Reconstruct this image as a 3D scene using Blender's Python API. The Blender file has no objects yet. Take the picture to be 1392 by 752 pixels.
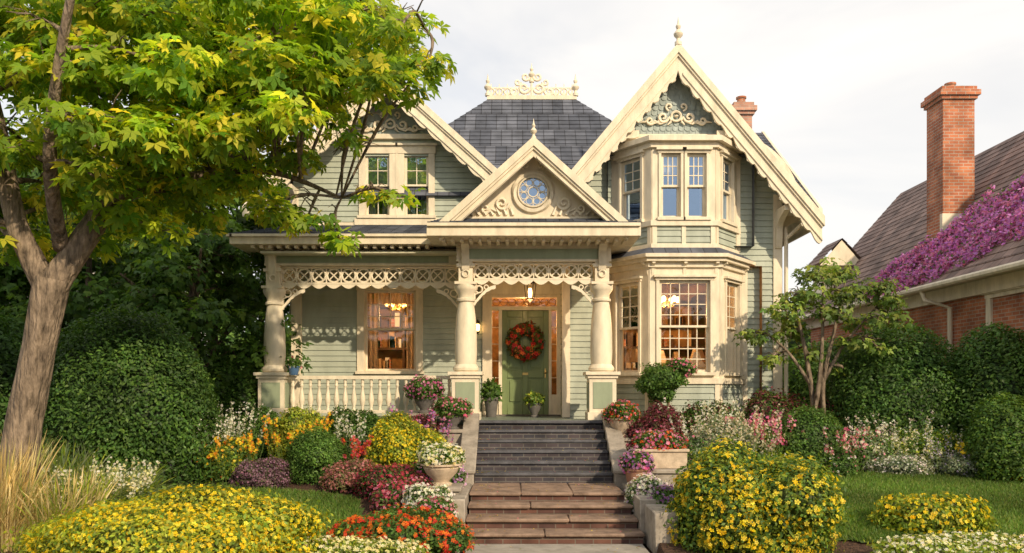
import bpy, bmesh, math, random
import numpy as np
from mathutils import Vector
rng=np.random.default_rng(7); random.seed(7)
sc=bpy.context.scene
sc.view_settings.view_transform='Standard'
sc.view_settings.look='None'
sc.view_settings.exposure=0

# ------------------------------------------------------------ materials
def nmat(name):
    m=bpy.data.materials.new(name); m.use_nodes=True
    nt=m.node_tree
    return m,nt,nt.nodes['Principled BSDF']
def N(nt,t,**k):
    n=nt.nodes.new(t)
    for a,b in k.items(): setattr(n,a,b)
    return n
def paint(name,col,rough=.5,var=.12,scale=6,bump=.15,bscale=60,spec=.35,streak=True,bz=1,dist=.01):
    m,nt,b=nmat(name)
    tc=N(nt,'ShaderNodeTexCoord'); mp=N(nt,'ShaderNodeMapping')
    mp.inputs['Scale'].default_value=(1,1,.35 if streak else 1)
    nt.links.new(tc.outputs['Object'],mp.inputs[0])
    no=N(nt,'ShaderNodeTexNoise'); no.inputs['Scale'].default_value=scale; no.inputs['Detail'].default_value=5
    no.inputs['Roughness'].default_value=.65
    nt.links.new(mp.outputs[0],no.inputs[0])
    cr=N(nt,'ShaderNodeValToRGB')
    cr.color_ramp.elements[0].position=.3; cr.color_ramp.elements[1].position=.7
    cr.color_ramp.elements[0].color=tuple(c*(1-var*1.3) for c in col)+(1,)
    cr.color_ramp.elements[1].color=tuple(min(1,c*(1+var*.7)) for c in col)+(1,)
    nt.links.new(no.outputs[0],cr.inputs[0]); nt.links.new(cr.outputs[0],b.inputs['Base Color'])
    mr=N(nt,'ShaderNodeMapRange'); mr.inputs[1].default_value=.3; mr.inputs[2].default_value=.7; mr.inputs[3].default_value=min(1,rough+.15); mr.inputs[4].default_value=max(.05,rough-.12)
    nt.links.new(no.outputs[0],mr.inputs[0]); nt.links.new(mr.outputs[0],b.inputs['Roughness'])
    n2=N(nt,'ShaderNodeTexNoise'); n2.inputs['Scale'].default_value=bscale; n2.inputs['Detail'].default_value=3
    if bz!=1:
        m2=N(nt,'ShaderNodeMapping'); m2.inputs['Scale'].default_value=(1,1,bz); nt.links.new(tc.outputs['Object'],m2.inputs[0]); nt.links.new(m2.outputs[0],n2.inputs[0])
    else: nt.links.new(tc.outputs['Object'],n2.inputs[0])
    bp=N(nt,'ShaderNodeBump'); bp.inputs['Strength'].default_value=bump; bp.inputs['Distance'].default_value=dist
    nt.links.new(n2.outputs[0],bp.inputs['Height']); nt.links.new(bp.outputs[0],b.inputs['Normal'])
    b.inputs['Specular IOR Level'].default_value=spec
    return m
def bricky(name,c1,c2,mortar,bw,bh,ms=.01,rough=.85,bump=.5,horiz=False):
    m,nt,b=nmat(name)
    tc=N(nt,'ShaderNodeTexCoord'); ge=N(nt,'ShaderNodeNewGeometry')
    s=N(nt,'ShaderNodeSeparateXYZ'); sn=N(nt,'ShaderNodeSeparateXYZ')
    nt.links.new(tc.outputs['Object'],s.inputs[0]); nt.links.new(ge.outputs['True Normal'],sn.inputs[0])
    ax=N(nt,'ShaderNodeMath',operation='ABSOLUTE'); ay=N(nt,'ShaderNodeMath',operation='ABSOLUTE')
    nt.links.new(sn.outputs[0],ax.inputs[0]); nt.links.new(sn.outputs[1],ay.inputs[0])
    gt=N(nt,'ShaderNodeMath',operation='GREATER_THAN'); nt.links.new(ax.outputs[0],gt.inputs[0]); nt.links.new(ay.outputs[0],gt.inputs[1])
    mx=N(nt,'ShaderNodeMix'); nt.links.new(gt.outputs[0],mx.inputs[0]); nt.links.new(s.outputs[0],mx.inputs[2]); nt.links.new(s.outputs[1],mx.inputs[3])
    cb=N(nt,'ShaderNodeCombineXYZ'); nt.links.new(mx.outputs[0],cb.inputs[0]); nt.links.new(s.outputs[2],cb.inputs[1])
    br=N(nt,'ShaderNodeTexBrick'); nt.links.new((tc.outputs['Object'] if horiz else cb.outputs[0]),br.inputs[0])
    br.inputs['Scale'].default_value=1; br.inputs['Brick Width'].default_value=bw; br.inputs['Row Height'].default_value=bh
    br.inputs['Mortar Size'].default_value=ms; br.inputs['Mortar Smooth'].default_value=.2
    br.inputs['Color1'].default_value=c1+(1,); br.inputs['Color2'].default_value=c2+(1,); br.inputs['Mortar'].default_value=mortar+(1,)
    no=N(nt,'ShaderNodeTexNoise'); no.inputs['Scale'].default_value=2.5; no.inputs['Detail'].default_value=5
    nt.links.new(tc.outputs['Object'],no.inputs[0])
    mr=N(nt,'ShaderNodeMapRange'); mr.inputs[1].default_value=.3; mr.inputs[2].default_value=.7; mr.inputs[3].default_value=.6; mr.inputs[4].default_value=1.35
    nt.links.new(no.outputs[0],mr.inputs[0])
    vm=N(nt,'ShaderNodeVectorMath',operation='SCALE'); nt.links.new(br.outputs[0],vm.inputs[0]); nt.links.new(mr.outputs[0],vm.inputs['Scale'])
    nt.links.new(vm.outputs[0],b.inputs['Base Color'])
    bp=N(nt,'ShaderNodeBump',invert=True); bp.inputs['Strength'].default_value=bump; bp.inputs['Distance'].default_value=.01
    nt.links.new(br.outputs['Fac'],bp.inputs['Height']); nt.links.new(bp.outputs[0],b.inputs['Normal'])
    b.inputs['Roughness'].default_value=rough; b.inputs['Specular IOR Level'].default_value=.25
    return m
M={}
M['trim']=paint('cream_paint',(.76,.67,.51),.5,.16)
M['siding']=paint('sage_siding_paint',(.40,.44,.365),.6,.15,3)
M['scale']=paint('scale_shingle_paint',(.35,.41,.39),.65,.22,14)
M['green']=paint('green_panel_paint',(.29,.34,.23),.5,.1)
M['door']=paint('green_door_paint',(.19,.25,.11),.35,.12)
M['ceil']=paint('porch_ceiling_paint',(.6,.58,.44),.6,.08)
M['floor']=paint('porch_floor_paint',(.16,.2,.17),.45,.15)
M['slate']=bricky('slate_roof',(.125,.135,.165),(.07,.078,.10),(.03,.03,.035),.24,.5,.008,.7,.4)
M['shingle']=bricky('asphalt_shingle_roof',(.30,.21,.18),(.19,.14,.125),(.08,.06,.055),.3,.5,.008,.9,.3)
M['brick']=bricky('red_brick',(.50,.19,.095),(.36,.12,.065),(.42,.33,.26),.22,.075,.009)
M['stone']=paint('weathered_stone',(.33,.29,.24),.85,.3,5,.6,25,streak=False)
M['found']=bricky('foundation_stone',(.2,.18,.16),(.14,.13,.12),(.08,.07,.06),.5,.25,.012)
M['pink']=bricky('pale_brick',(.5,.28,.2),(.42,.22,.16),(.4,.34,.28),.22,.075,.008)
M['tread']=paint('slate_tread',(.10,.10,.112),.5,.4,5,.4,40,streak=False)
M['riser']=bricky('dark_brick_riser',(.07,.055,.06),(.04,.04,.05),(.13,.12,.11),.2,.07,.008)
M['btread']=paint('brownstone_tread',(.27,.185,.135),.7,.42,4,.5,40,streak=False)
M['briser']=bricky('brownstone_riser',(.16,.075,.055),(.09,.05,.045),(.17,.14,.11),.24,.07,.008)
M['bark']=paint('bark',(.23,.175,.125),.9,.6,11,1.0,16,bz=.22,dist=.09)
M['terra']=paint('terracotta',(.38,.2,.13),.8,.2,8,streak=False)
M['pot']=paint('cream_stone_pot',(.55,.44,.32),.8,.25,8,.4,streak=False)
M['darkpot']=paint('dark_stone_pot',(.14,.13,.12),.7,.25,8,.4,streak=False)
M['bluepot']=paint('blue_glaze',(.08,.16,.3),.25,.15)
M['metal']=paint('bronze_metal',(.06,.045,.03),.4,.2)
M['brass']=paint('brass',(.6,.42,.15),.3,.1); M['brass'].node_tree.nodes['Principled BSDF'].inputs['Metallic'].default_value=.9
M['curtain']=paint('curtain_fabric',(.75,.74,.72),.9,.15,12)
M['cwarm']=paint('warm_curtain',(.5,.34,.2),.9,.25,12)
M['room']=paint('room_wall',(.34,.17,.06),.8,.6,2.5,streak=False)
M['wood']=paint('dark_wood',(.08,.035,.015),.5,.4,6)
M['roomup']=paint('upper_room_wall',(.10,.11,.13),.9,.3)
M['white']=paint('white_paint',(.75,.73,.68),.5,.08)
M['mulch']=paint('bark_mulch',(.095,.052,.032),.95,.6,22,1.0,45,streak=False,dist=.03)
M['lawn']=paint('lawn_soil',(.06,.10,.02),.95,.35,9,.8,60,streak=False)
M['asphalt']=paint('asphalt',(.05,.05,.05),.9,.3,8,.5,120,streak=False)
M['conc']=paint('concrete',(.32,.29,.25),.85,.25,4,.4,60,streak=False)
M['line']=paint('road_line_paint',(.7,.7,.66),.7,.2,8,streak=False)
def glassmat(name,fac,tint,rough=.02):
    m=bpy.data.materials.new(name); m.use_nodes=True; nt=m.node_tree; nt.nodes.clear()
    o=N(nt,'ShaderNodeOutputMaterial'); mx=N(nt,'ShaderNodeMixShader'); tr=N(nt,'ShaderNodeBsdfTransparent'); gl=N(nt,'ShaderNodeBsdfGlossy')
    gl.inputs['Color'].default_value=tint+(1,); gl.inputs['Roughness'].default_value=rough
    tr.inputs[0].default_value=(.92,.94,.93,1)
    lw=N(nt,'ShaderNodeFresnel'); lw.inputs[0].default_value=1.5
    ad=N(nt,'ShaderNodeMath',operation='ADD',use_clamp=True); ad.inputs[1].default_value=fac
    no=N(nt,'ShaderNodeTexNoise'); no.inputs['Scale'].default_value=2.2; tc=N(nt,'ShaderNodeTexCoord'); nt.links.new(tc.outputs['Object'],no.inputs[0])
    bp=N(nt,'ShaderNodeBump'); bp.inputs['Strength'].default_value=.25; bp.inputs['Distance'].default_value=.03
    nt.links.new(no.outputs[0],bp.inputs['Height']); nt.links.new(bp.outputs[0],gl.inputs['Normal'])
    nt.links.new(lw.outputs[0],ad.inputs[0]); nt.links.new(ad.outputs[0],mx.inputs[0])
    nt.links.new(tr.outputs[0],mx.inputs[1]); nt.links.new(gl.outputs[0],mx.inputs[2]); nt.links.new(mx.outputs[0],o.inputs[0])
    return m
M['glass']=glassmat('window_glass',.05,(1,1,1))
M['glassup']=glassmat('upper_window_glass',.42,(.44,.62,.9))  # blue sky reflection is put into the gloss tint
def emit(name,col,s):
    m,nt,b=nmat(name); b.inputs['Base Color'].default_value=col+(1,); b.inputs['Emission Color'].default_value=col+(1,); b.inputs['Emission Strength'].default_value=s; return m
M['bulb']=emit('warm_bulb',(1,.58,.2),8)
def folmat(name,trans=.35):
    m=bpy.data.materials.new(name); m.use_nodes=True; nt=m.node_tree; b=nt.nodes['Principled BSDF']; o=nt.nodes['Material Output']
    at=N(nt,'ShaderNodeAttribute',attribute_name='Col')
    b.inputs['Roughness'].default_value=.5; b.inputs['Specular IOR Level'].default_value=.3
    tl=N(nt,'ShaderNodeBsdfTranslucent'); mx=N(nt,'ShaderNodeMixShader'); mx.inputs[0].default_value=trans
    nt.links.new(at.outputs['Color'],b.inputs['Base Color'])
    sc_=N(nt,'ShaderNodeVectorMath',operation='MULTIPLY'); sc_.inputs[1].default_value=(1.55,1.45,.7)
    nt.links.new(at.outputs['Color'],sc_.inputs[0]); nt.links.new(sc_.outputs[0],tl.inputs[0])
    nt.links.new(b.outputs[0],mx.inputs[1]); nt.links.new(tl.outputs[0],mx.inputs[2]); nt.links.new(mx.outputs[0],o.inputs[0])
    return m
M['fol']=folmat('foliage_leaves',.38); M['maple']=folmat('maple_leaves',.55)

# ------------------------------------------------------------ mesh builders
class Bd:
    def __init__(s): s.v=[]; s.f=[]
    def add(s,vs,fs):
        o=len(s.v); s.v.extend([tuple(v) for v in vs]); s.f.extend([tuple(i+o for i in f) for f in fs])
    def obj(s,name,mat,parent=None,bevel=0,recalc=True,loc=None):
        me=bpy.data.meshes.new(name); me.from_pydata(s.v,[],s.f)
        if recalc:
            bm=bmesh.new(); bm.from_mesh(me); bmesh.ops.recalc_face_normals(bm,faces=bm.faces); bm.to_mesh(me); bm.free()
        me.polygons.foreach_set('use_smooth',[True]*len(me.polygons))
        me.set_sharp_from_angle(angle=math.radians(38))
        me.materials.append(mat); o=bpy.data.objects.new(name,me); sc.collection.objects.link(o)
        if parent: o.parent=parent
        if bevel:
            bv=o.modifiers.new('bev','BEVEL'); bv.width=bevel; bv.segments=1; bv.limit_method='ANGLE'; bv.angle_limit=math.radians(50)
        return o
def empty(name):
    e=bpy.data.objects.new(name,None); sc.collection.objects.link(e); return e
BOXF=[(0,1,2,3),(4,7,6,5),(0,4,5,1),(1,5,6,2),(2,6,7,3),(3,7,4,0)]
def wbox(b,x0,x1,y0,y1,z0,z1):
    b.add([(x0,y0,z0),(x1,y0,z0),(x1,y1,z0),(x0,y1,z0),(x0,y0,z1),(x1,y0,z1),(x1,y1,z1),(x0,y1,z1)],BOXF)
class Fr:
    def __init__(s,O,u):
        l=math.hypot(*u); s.O=O; s.u=(u[0]/l,u[1]/l); s.n=(s.u[1],-s.u[0])
    def P(s,a,d,z): return (s.O[0]+s.u[0]*a+s.n[0]*d, s.O[1]+s.u[1]*a+s.n[1]*d, z)
    def box(s,b,a0,a1,z0,z1,d0,d1):
        b.add([s.P(a0,d0,z0),s.P(a1,d0,z0),s.P(a1,d1,z0),s.P(a0,d1,z0),s.P(a0,d0,z1),s.P(a1,d0,z1),s.P(a1,d1,z1),s.P(a0,d1,z1)],BOXF)
    def strip(s,b,top,bot,d0,d1):
        n=len(top); vs=[];fs=[]
        for t,q in zip(top,bot): vs+= [s.P(t[0],d0,t[1]),s.P(q[0],d0,q[1]),s.P(q[0],d1,q[1]),s.P(t[0],d1,t[1])]
        for i in range(n-1):
            k=i*4;m=k+4
            fs+=[(k,k+1,m+1,m),(k+1,k+2,m+2,m+1),(k+2,k+3,m+3,m+2),(k+3,k,m,m+3)]
        fs+=[(0,1,2,3),(n*4-4,n*4-1,n*4-2,n*4-3)]
        b.add(vs,fs)
def lathe(b,c,prof,seg=18,sq=False):
    vs=[];fs=[];n=len(prof)
    for r,z in prof:
        for i in range(seg):
            a=2*math.pi*i/seg; vs.append((c[0]+r*math.cos(a),c[1]+r*math.sin(a),c[2]+z))
    for j in range(n-1):
        for i in range(seg):
            k=(i+1)%seg; fs.append((j*seg+i,j*seg+k,(j+1)*seg+k,(j+1)*seg+i))
    fs.append(tuple(range(seg-1,-1,-1))); fs.append(tuple(range((n-1)*seg,n*seg)))
    b.add(vs,fs)
def tube(b,pts,rad,seg=8,rough=0):
    pts=[Vector(p) for p in pts]; n=len(pts)
    if not hasattr(rad,'__len__'): rad=[rad]*n
    vs=[];fs=[];ref=Vector((.3,.5,.81))
    for i,p in enumerate(pts):
        t=(pts[min(i+1,n-1)]-pts[max(i-1,0)]).normalized()
        a=t.cross(ref)
        if a.length<.1: a=t.cross(Vector((1,0,0)))
        a.normalize(); c=t.cross(a)
        for k in range(seg):
            g=2*math.pi*k/seg; rr=rad[i]*(1+rough*(math.sin(3*g+i*.35)*.5+math.sin(5*g-i*.6)*.35+random.uniform(-.3,.3))); vs.append(p+(a*math.cos(g)+c*math.sin(g))*rr)
    for j in range(n-1):
        for k in range(seg):
            m=(k+1)%seg; fs.append((j*seg+k,j*seg+m,(j+1)*seg+m,(j+1)*seg+k))
    fs.append(tuple(range(seg-1,-1,-1))); fs.append(tuple(range((n-1)*seg,n*seg)))
    b.add(vs,fs)
def ring(b,F,a,z,R,r,d,seg=14,arc=(0,2*math.pi)):
    pts=[F.P(a+R*math.cos(arc[0]+(arc[1]-arc[0])*i/seg),d,z+R*math.sin(arc[0]+(arc[1]-arc[0])*i/seg)) for i in range(seg+1)]
    tube(b,pts,r,5)
def spiral(b,F,a,z,R,turns,d,r=.02,sx=1,ph=0,tail=None):
    pts=[]
    for i in range(26):
        t=i/25; ang=ph+t*turns*2*math.pi; rr=R*(1-.8*t)
        pts.append(F.P(a+sx*rr*math.cos(ang),d,z+rr*math.sin(ang)))
    if tail: pts=[F.P(q[0],d,q[1]) for q in tail]+pts
    tube(b,pts,[r*(.6+.4*math.sin(math.pi*min(1,.15+i/len(pts)))) for i in range(len(pts))],6)
def smooth_path(p,rad,sub=5):
    P=[Vector(q) for q in p]; out=[];ro=[]
    for i in range(len(P)-1):
        p0=P[max(i-1,0)];p1=P[i];p2=P[i+1];p3=P[min(i+2,len(P)-1)]
        for k in range(sub):
            t=k/sub
            out.append(.5*((2*p1)+(-p0+p2)*t+(2*p0-5*p1+4*p2-p3)*t*t+(-p0+3*p1-3*p2+p3)*t**3)); ro.append(rad[i]*(1-t)+rad[i+1]*t)
    out.append(P[-1]); ro.append(rad[-1]); return out,ro

# ------------------------------------------------------------ terrain
def h(x,y):
    pts=[(-400,0),(9.0,0),(10,.06),(12,.42),(14,.66),(17,.8),(600,.8)]
    for i in range(len(pts)-1):
        if y<=pts[i+1][0]:
            t=(y-pts[i][0])/(pts[i+1][0]-pts[i][0]); return pts[i][1]*(1-t)+pts[i+1][1]*t
    return .8
def lin(a,b,n): return [a+(b-a)*i/n for i in range(n+1)]
xs=[-400,-150,-70,-40,-25]+lin(-18,-1,34)+[-.78,-.72,0,.5,1,1.8,1.86]+lin(2.3,18,34)+[25,40,70,150,400]
ys=[-400,-150,-60,-30,-15]+lin(-9,9,18)+lin(9.25,17,31)+[20,25,35,60,150,600]
b=Bd(); nx=len(xs)
vs=[(x,y,(-.08 if (-.75<x<1.83 and y<15) else h(x,y)+ (.02*math.sin(x*2.1+y)+.015*math.sin(y*3.3-x) if 9<y<17 and abs(x)<17 else 0))-(.2 if -5.5<y<3.6 else 0)*1.0) for y in ys for x in xs]
fs=[(j*nx+i,j*nx+i+1,(j+1)*nx+i+1,(j+1)*nx+i) for j in range(len(ys)-1) for i in range(nx-1)]
b.add(vs,fs); b.obj('ground',M['mulch'])
b=Bd(); wbox(b,-60,60,-5,3,-.3,-.12); b.obj('road',M['asphalt'])
b=Bd()
for i in range(-20,20): wbox(b,i*3,i*3+1.5,-1.06,-.94,-.118,-.116)
b.obj('road_marking',M['line'])
b=Bd(); wbox(b,-60,60,3,3.2,-.3,.03); wbox(b,-60,60,-5.2,-5,-.3,.03); b.obj('kerb',M['stone'],bevel=.02)
b=Bd()
for i in range(-30,30): wbox(b,i*1.5+.006,i*1.5+1.494,3.9,5.9,-.1,.05)
b.obj('sidewalk',M['conc'],bevel=.008)
b=Bd()
for j in range(5): wbox(b,-.6,1.72,5.92+j*.95,5.92+j*.95+.94,-.1,.02)
b.obj('garden_path',M['conc'],bevel=.008)

# ------------------------------------------------------------ foliage toolkit
LEAF=(np.array([[0,0,0],[.45,.26,.05],[1,0,-.08],[.45,-.26,.05]]),np.array([[0,1,2,3]]),np.zeros(4,int))
def fan(n,spread,w=.2):
    v=[];f=[]
    for i in range(n):
        a=spread*(i/(n-1)*2-1); ln=1-.35*abs(i/(n-1)*2-1); c,s=math.cos(a),math.sin(a)
        for p in [(0,0,0),(.55*ln,w,.03),(ln,0,-.15*ln),(.55*ln,-w,.03)]:
            v.append((p[0]*c-p[1]*s,p[0]*s+p[1]*c,p[2]))
        f.append([i*4,i*4+1,i*4+2,i*4+3])
    return np.array(v),np.array(f),np.zeros(len(v),int)
FAN=fan(5,1.7,.17); FAN3=fan(3,.9,.2)
def flower(n=5):
    v=[];f=[];ci=[]
    for i in range(n):
        a=2*math.pi*i/n; c,s=math.cos(a),math.sin(a)
        for p in [(.08,0,0),(.7,.36,.12),(1,0,.1),(.7,-.36,.12)]: v.append((p[0]*c-p[1]*s,p[0]*s+p[1]*c,p[2])); ci.append(0)
        f.append([i*4,i*4+1,i*4+2,i*4+3])
    k=len(v)
    for i in range(4):
        a=math.pi/2*i; v.append((.2*math.cos(a),.2*math.sin(a),.13)); ci.append(1)
    f.append([k,k+1,k+2,k+3]); return np.array(v),np.array(f),np.array(ci)
FLW=flower()
BLADE=(np.array([[-.07,0,0],[.07,0,0],[.05,.2,.6],[0,.5,1.0]]),np.array([[0,1,2,3]]),np.zeros(4,int))
def nrmz(a): return a/np.maximum(np.linalg.norm(a,axis=1,keepdims=True),1e-6)
class Fol:
    def __init__(s): s.V=[];s.F=[];s.C=[];s.n=0
    def raw(s,V,F,C):
        s.V.append(V); s.F.append(F+s.n); s.C.append(C); s.n+=len(V)
    def inst(s,T,pos,nrm,size,col,col2=None,tang=None,wid=None):
        v,f,ci=T; n=len(pos)
        if n==0: return
        nrm=nrmz(nrm); t=rng.normal(size=(n,3)) if tang is None else tang
        t=nrmz(t-nrm*np.sum(t*nrm,axis=1,keepdims=True)); bb=np.cross(nrm,t)
        sz=np.broadcast_to(size,(n,))[:,None,None]
        X=v[None,:,0:1]*sz; Y=v[None,:,1:2]*sz*(1 if wid is None else wid); Z=v[None,:,2:3]*sz
        W=pos[:,None,:]+X*t[:,None,:]+Y*bb[:,None,:]+Z*nrm[:,None,:]
        k=len(v); C=np.repeat(col[:,None,:],k,axis=1)
        if col2 is not None: C[:,ci==1,:]=np.array(col2)
        Fc=(f[None]+ (np.arange(n)*k)[:,None,None]).reshape(-1,4)
        s.raw(W.reshape(-1,3),Fc,C.reshape(-1,3))
    def obj(s,name,extra=None,parent=None,mat='fol'):
        V=np.concatenate(s.V).astype(np.float32); F=np.concatenate(s.F).astype(np.int32); C=np.concatenate(s.C)
        me=bpy.data.meshes.new(name); nf=len(F)
        me.vertices.add(len(V)); me.vertices.foreach_set('co',V.ravel())
        me.loops.add(nf*4); me.loops.foreach_set('vertex_index',F.ravel())
        me.polygons.add(nf); me.polygons.foreach_set('loop_start',np.arange(0,nf*4,4,dtype=np.int32))
        me.update(calc_edges=True)
        at=me.color_attributes.new('Col','FLOAT_COLOR','POINT')
        C4=np.ones((len(V),4),np.float32); C4[:,:3]=np.clip(C,0,1); at.data.foreach_set('color',C4.ravel())
        me.materials.append(M[mat])
        if extra:
            b,mt=extra
            me2=bpy.data.meshes.new('t'); me2.from_pydata(b.v,[],b.f); me2.materials.append(mt)
            bm=bmesh.new(); bm.from_mesh(me); k=len(bm.faces); bm.from_mesh(me2); bm.faces.ensure_lookup_table()
            for i in range(k,len(bm.faces)): bm.faces[i].material_index=1; bm.faces[i].smooth=True
            bm.to_mesh(me); bm.free(); me.materials.append(mt)
        o=bpy.data.objects.new(name,me); sc.collection.objects.link(o)
        if parent: o.parent=parent
        return o
def pick(cols,n,var=.2):
    c=np.array(cols)[rng.integers(0,len(cols),n)]
    return c*(1+rng.uniform(-var,var,(n,1)))*(1+rng.uniform(-.08,.08,(n,3)))
def lumpf(d,ph,l):
    f=np.sin(3.1*d[:,0]+2.3*d[:,1]+ph)+np.sin(4.3*d[:,1]-3.7*d[:,2]+1.7*ph)+np.sin(5.2*d[:,2]+4.1*d[:,0]+2.9*ph)+.6*np.sin(11*d[:,0]+9*d[:,2]+ph)+.6*np.sin(12*d[:,1]-8*d[:,0]+ph*3)
    return 1+l*f/2.6
def blob(fol,c,r,leafc,ls,dens=2.0,lump=.1,flowers=(),zmin=-.5,core=True,T=LEAF,shell=.22,spiky=0,fclump=0):
    c=np.array(c,float); r=np.array(r,float); ph=rng.uniform(0,50)
    area=2*math.pi*(r[0]*r[1]+r[0]*r[2]+r[1]*r[2])/3*(1-zmin)
    n=int(min(42000,dens*area/(.27*ls*ls*(1 if T is LEAF else 3))))
    def sample(n,sh):
        z=rng.uniform(zmin,1,n); a=rng.uniform(0,2*math.pi,n); q=np.sqrt(np.maximum(0,1-z*z))
        d=np.stack([q*np.cos(a),q*np.sin(a),z],1)
        rad=lumpf(d,ph,lump)*(1-sh*rng.uniform(0,1,n)**1.5+sh*.25*rng.uniform(0,1,n))
        return d,c+d*r*rad[:,None]
    d,p=sample(n,shell)
    if spiky:
        k=rng.uniform(size=n)<.25; p[k]+= d[k]*r*spiky*rng.uniform(0,1,(k.sum(),1))
    cc_=pick(leafc,n,.3)*(1+.28*np.sin(5*d[:,0]+ph)*np.sin(6*d[:,2]+4*d[:,1]+ph))[:,None]
    fol.inst(T,p,d+rng.normal(size=(n,3))*.55+[0,0,.25],ls*rng.uniform(.6,1.3,n),cc_)
    for col,cc,nf,fs in flowers:
        d,p=sample(int(nf),.06)
        if fclump:
            m=(np.sin(7*d[:,0]+ph)+np.sin(8*d[:,1]+ph*2)+np.sin(6*d[:,2]*2+ph)+rng.normal(size=len(d))*.6)>fclump-1
            d=d[m];p=p[m]
        p=p+nrmz(d)*.035*rng.uniform(0,1.6,(len(p),1))
        k=len(p); fol.inst(FLW,p,d+rng.normal(size=(k,3))*.5+[0,-.15,.4],fs*.5*rng.uniform(.6,1.3,k),pick(col,k,.12),cc)
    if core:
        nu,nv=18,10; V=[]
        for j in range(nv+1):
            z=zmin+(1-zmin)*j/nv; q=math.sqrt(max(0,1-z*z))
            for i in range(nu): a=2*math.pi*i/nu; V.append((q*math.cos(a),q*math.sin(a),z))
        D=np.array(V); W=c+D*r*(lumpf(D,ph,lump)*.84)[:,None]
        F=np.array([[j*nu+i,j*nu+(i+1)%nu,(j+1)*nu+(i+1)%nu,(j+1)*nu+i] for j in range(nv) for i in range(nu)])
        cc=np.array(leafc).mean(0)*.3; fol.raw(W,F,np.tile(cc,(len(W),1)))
G1=[(.085,.17,.03),(.12,.215,.04),(.06,.13,.025)]
GD=[(.06,.13,.03),(.08,.165,.035),(.045,.10,.02)]
GY=[(.22,.28,.03),(.30,.35,.035),(.14,.23,.03)]
GS=[(.20,.25,.15),(.16,.22,.12),(.27,.30,.20)]
BU=[(.18,.045,.055),(.25,.06,.085),(.10,.035,.035),(.11,.10,.04)]
YL=[(.9,.70,.02),(.88,.6,.01),(.92,.78,.08)]
RD=[(.72,.065,.02),(.82,.15,.02),(.6,.02,.02)]
OR=[(.88,.34,.02),(.88,.47,.04),(.78,.2,.02)]
WH=[(.88,.86,.8),(.83,.82,.77)]
PK=[(.8,.2,.38),(.86,.38,.5),(.7,.1,.25)]
MG=[(.66,.08,.36),(.75,.17,.46),(.8,.38,.58)]
PU=[(.4,.15,.53),(.5,.25,.62),(.3,.1,.4)]
CR=[(.5,.045,.08),(.63,.08,.16),(.4,.02,.06)]
CRM=[(.88,.8,.4),(.88,.84,.58)]
def shrub(name,x,y,rx,H,leafc,ls=.06,flowers=(),ry=None,zb=None,loose=0,**k):
    f=Fol(); zb=h(x,y) if zb is None else zb; ry=rx if ry is None else ry
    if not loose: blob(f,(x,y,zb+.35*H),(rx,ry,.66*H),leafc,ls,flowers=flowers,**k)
    else:
        ns=loose; fs=[(c_,cc_,n_*.45,s_) for c_,cc_,n_,s_ in flowers]
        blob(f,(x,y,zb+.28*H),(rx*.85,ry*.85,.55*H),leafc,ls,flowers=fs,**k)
        fs=[(c_,cc_,n_*.85/ns,s_) for c_,cc_,n_,s_ in flowers]
        for i in range(ns):
            a=2*math.pi*(i+random.random()*.7)/ns; q=random.uniform(.25,.72); s_=random.uniform(.34,.52)
            top=zb+H*(.86-.55*q*q)*random.uniform(.88,1.12); rz=H*random.uniform(.26,.36)
            tint=random.uniform(.8,1.25)
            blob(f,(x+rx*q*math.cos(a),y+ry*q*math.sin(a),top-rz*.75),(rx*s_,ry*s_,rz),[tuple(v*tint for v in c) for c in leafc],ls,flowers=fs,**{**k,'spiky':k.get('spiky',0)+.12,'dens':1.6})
    return f.obj(name)

# ------------------------------------------------------------ HOUSE
H=empty('victorian_house')
g={k:Bd() for k in ['trim','turned','siding','scale','green','slate','soffit','glass','glassup','curtain','cwarm','room','roomup','wood','lace','found','floor','ceil','brick','pink','door','metal','brass','bulb','lead']}
T=g['trim']; L=g['lace']
def siding(F,bounds,z0,z1,ops=(),pitch=.115,key='siding'):
    b=g[key]; z=z0
    while z<z1-1e-3:
        zt=min(z+pitch,z1); L0,R0=bounds(z); L1,R1=bounds(zt); zm=(z+zt)/2
        if R0-L0<.04: break
        cuts=sorted([(o[0],o[1]) for o in ops if o[2]<zm<o[3]]); segs=[]; l=(L0,L1)
        for c in cuts: segs.append((l,(c[0],c[0]))); l=(c[1],c[1])
        segs.append((l,(R0,R1)))
        for (a,a2),(c,c2) in segs:
            if c-a<.01: continue
            b.add([F.P(a,.024,z),F.P(c,.024,z),F.P(max(c2,a2),.004,zt),F.P(a2,.004,zt),F.P(a,.002,z),F.P(c,.002,z)],[(0,1,2,3),(0,4,5,1)])
        z=zt
def scales(F,bounds,z0,z1,d=.0):
    b=g['scale']; z=z0; row=0
    Lb,Rb=bounds(z0); Lt,Rt=bounds(z1)
    b.add([F.P(Lb,d,z0),F.P(Rb,d,z0),F.P(Rt,d,z1),F.P(Lt,d,z1)],[(0,1,2,3)])
    w=.12
    while z<z1:
        L0,R0=bounds(z+.05); a=L0+(row%2)*w/2
        while a+w<R0:
            c=a+w/2; dd=d+.022
            b.add([F.P(a+.004,d+.004,z+.13),F.P(a+.004,dd-.006,z+.04),F.P(c-.035,dd,z+.01),F.P(c,dd,z),F.P(c+.035,dd,z+.01),F.P(a+w-.004,dd-.006,z+.04),F.P(a+w-.004,d+.004,z+.13)],[tuple(range(7))])
            a+=w
        z+=.1; row+=1
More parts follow.
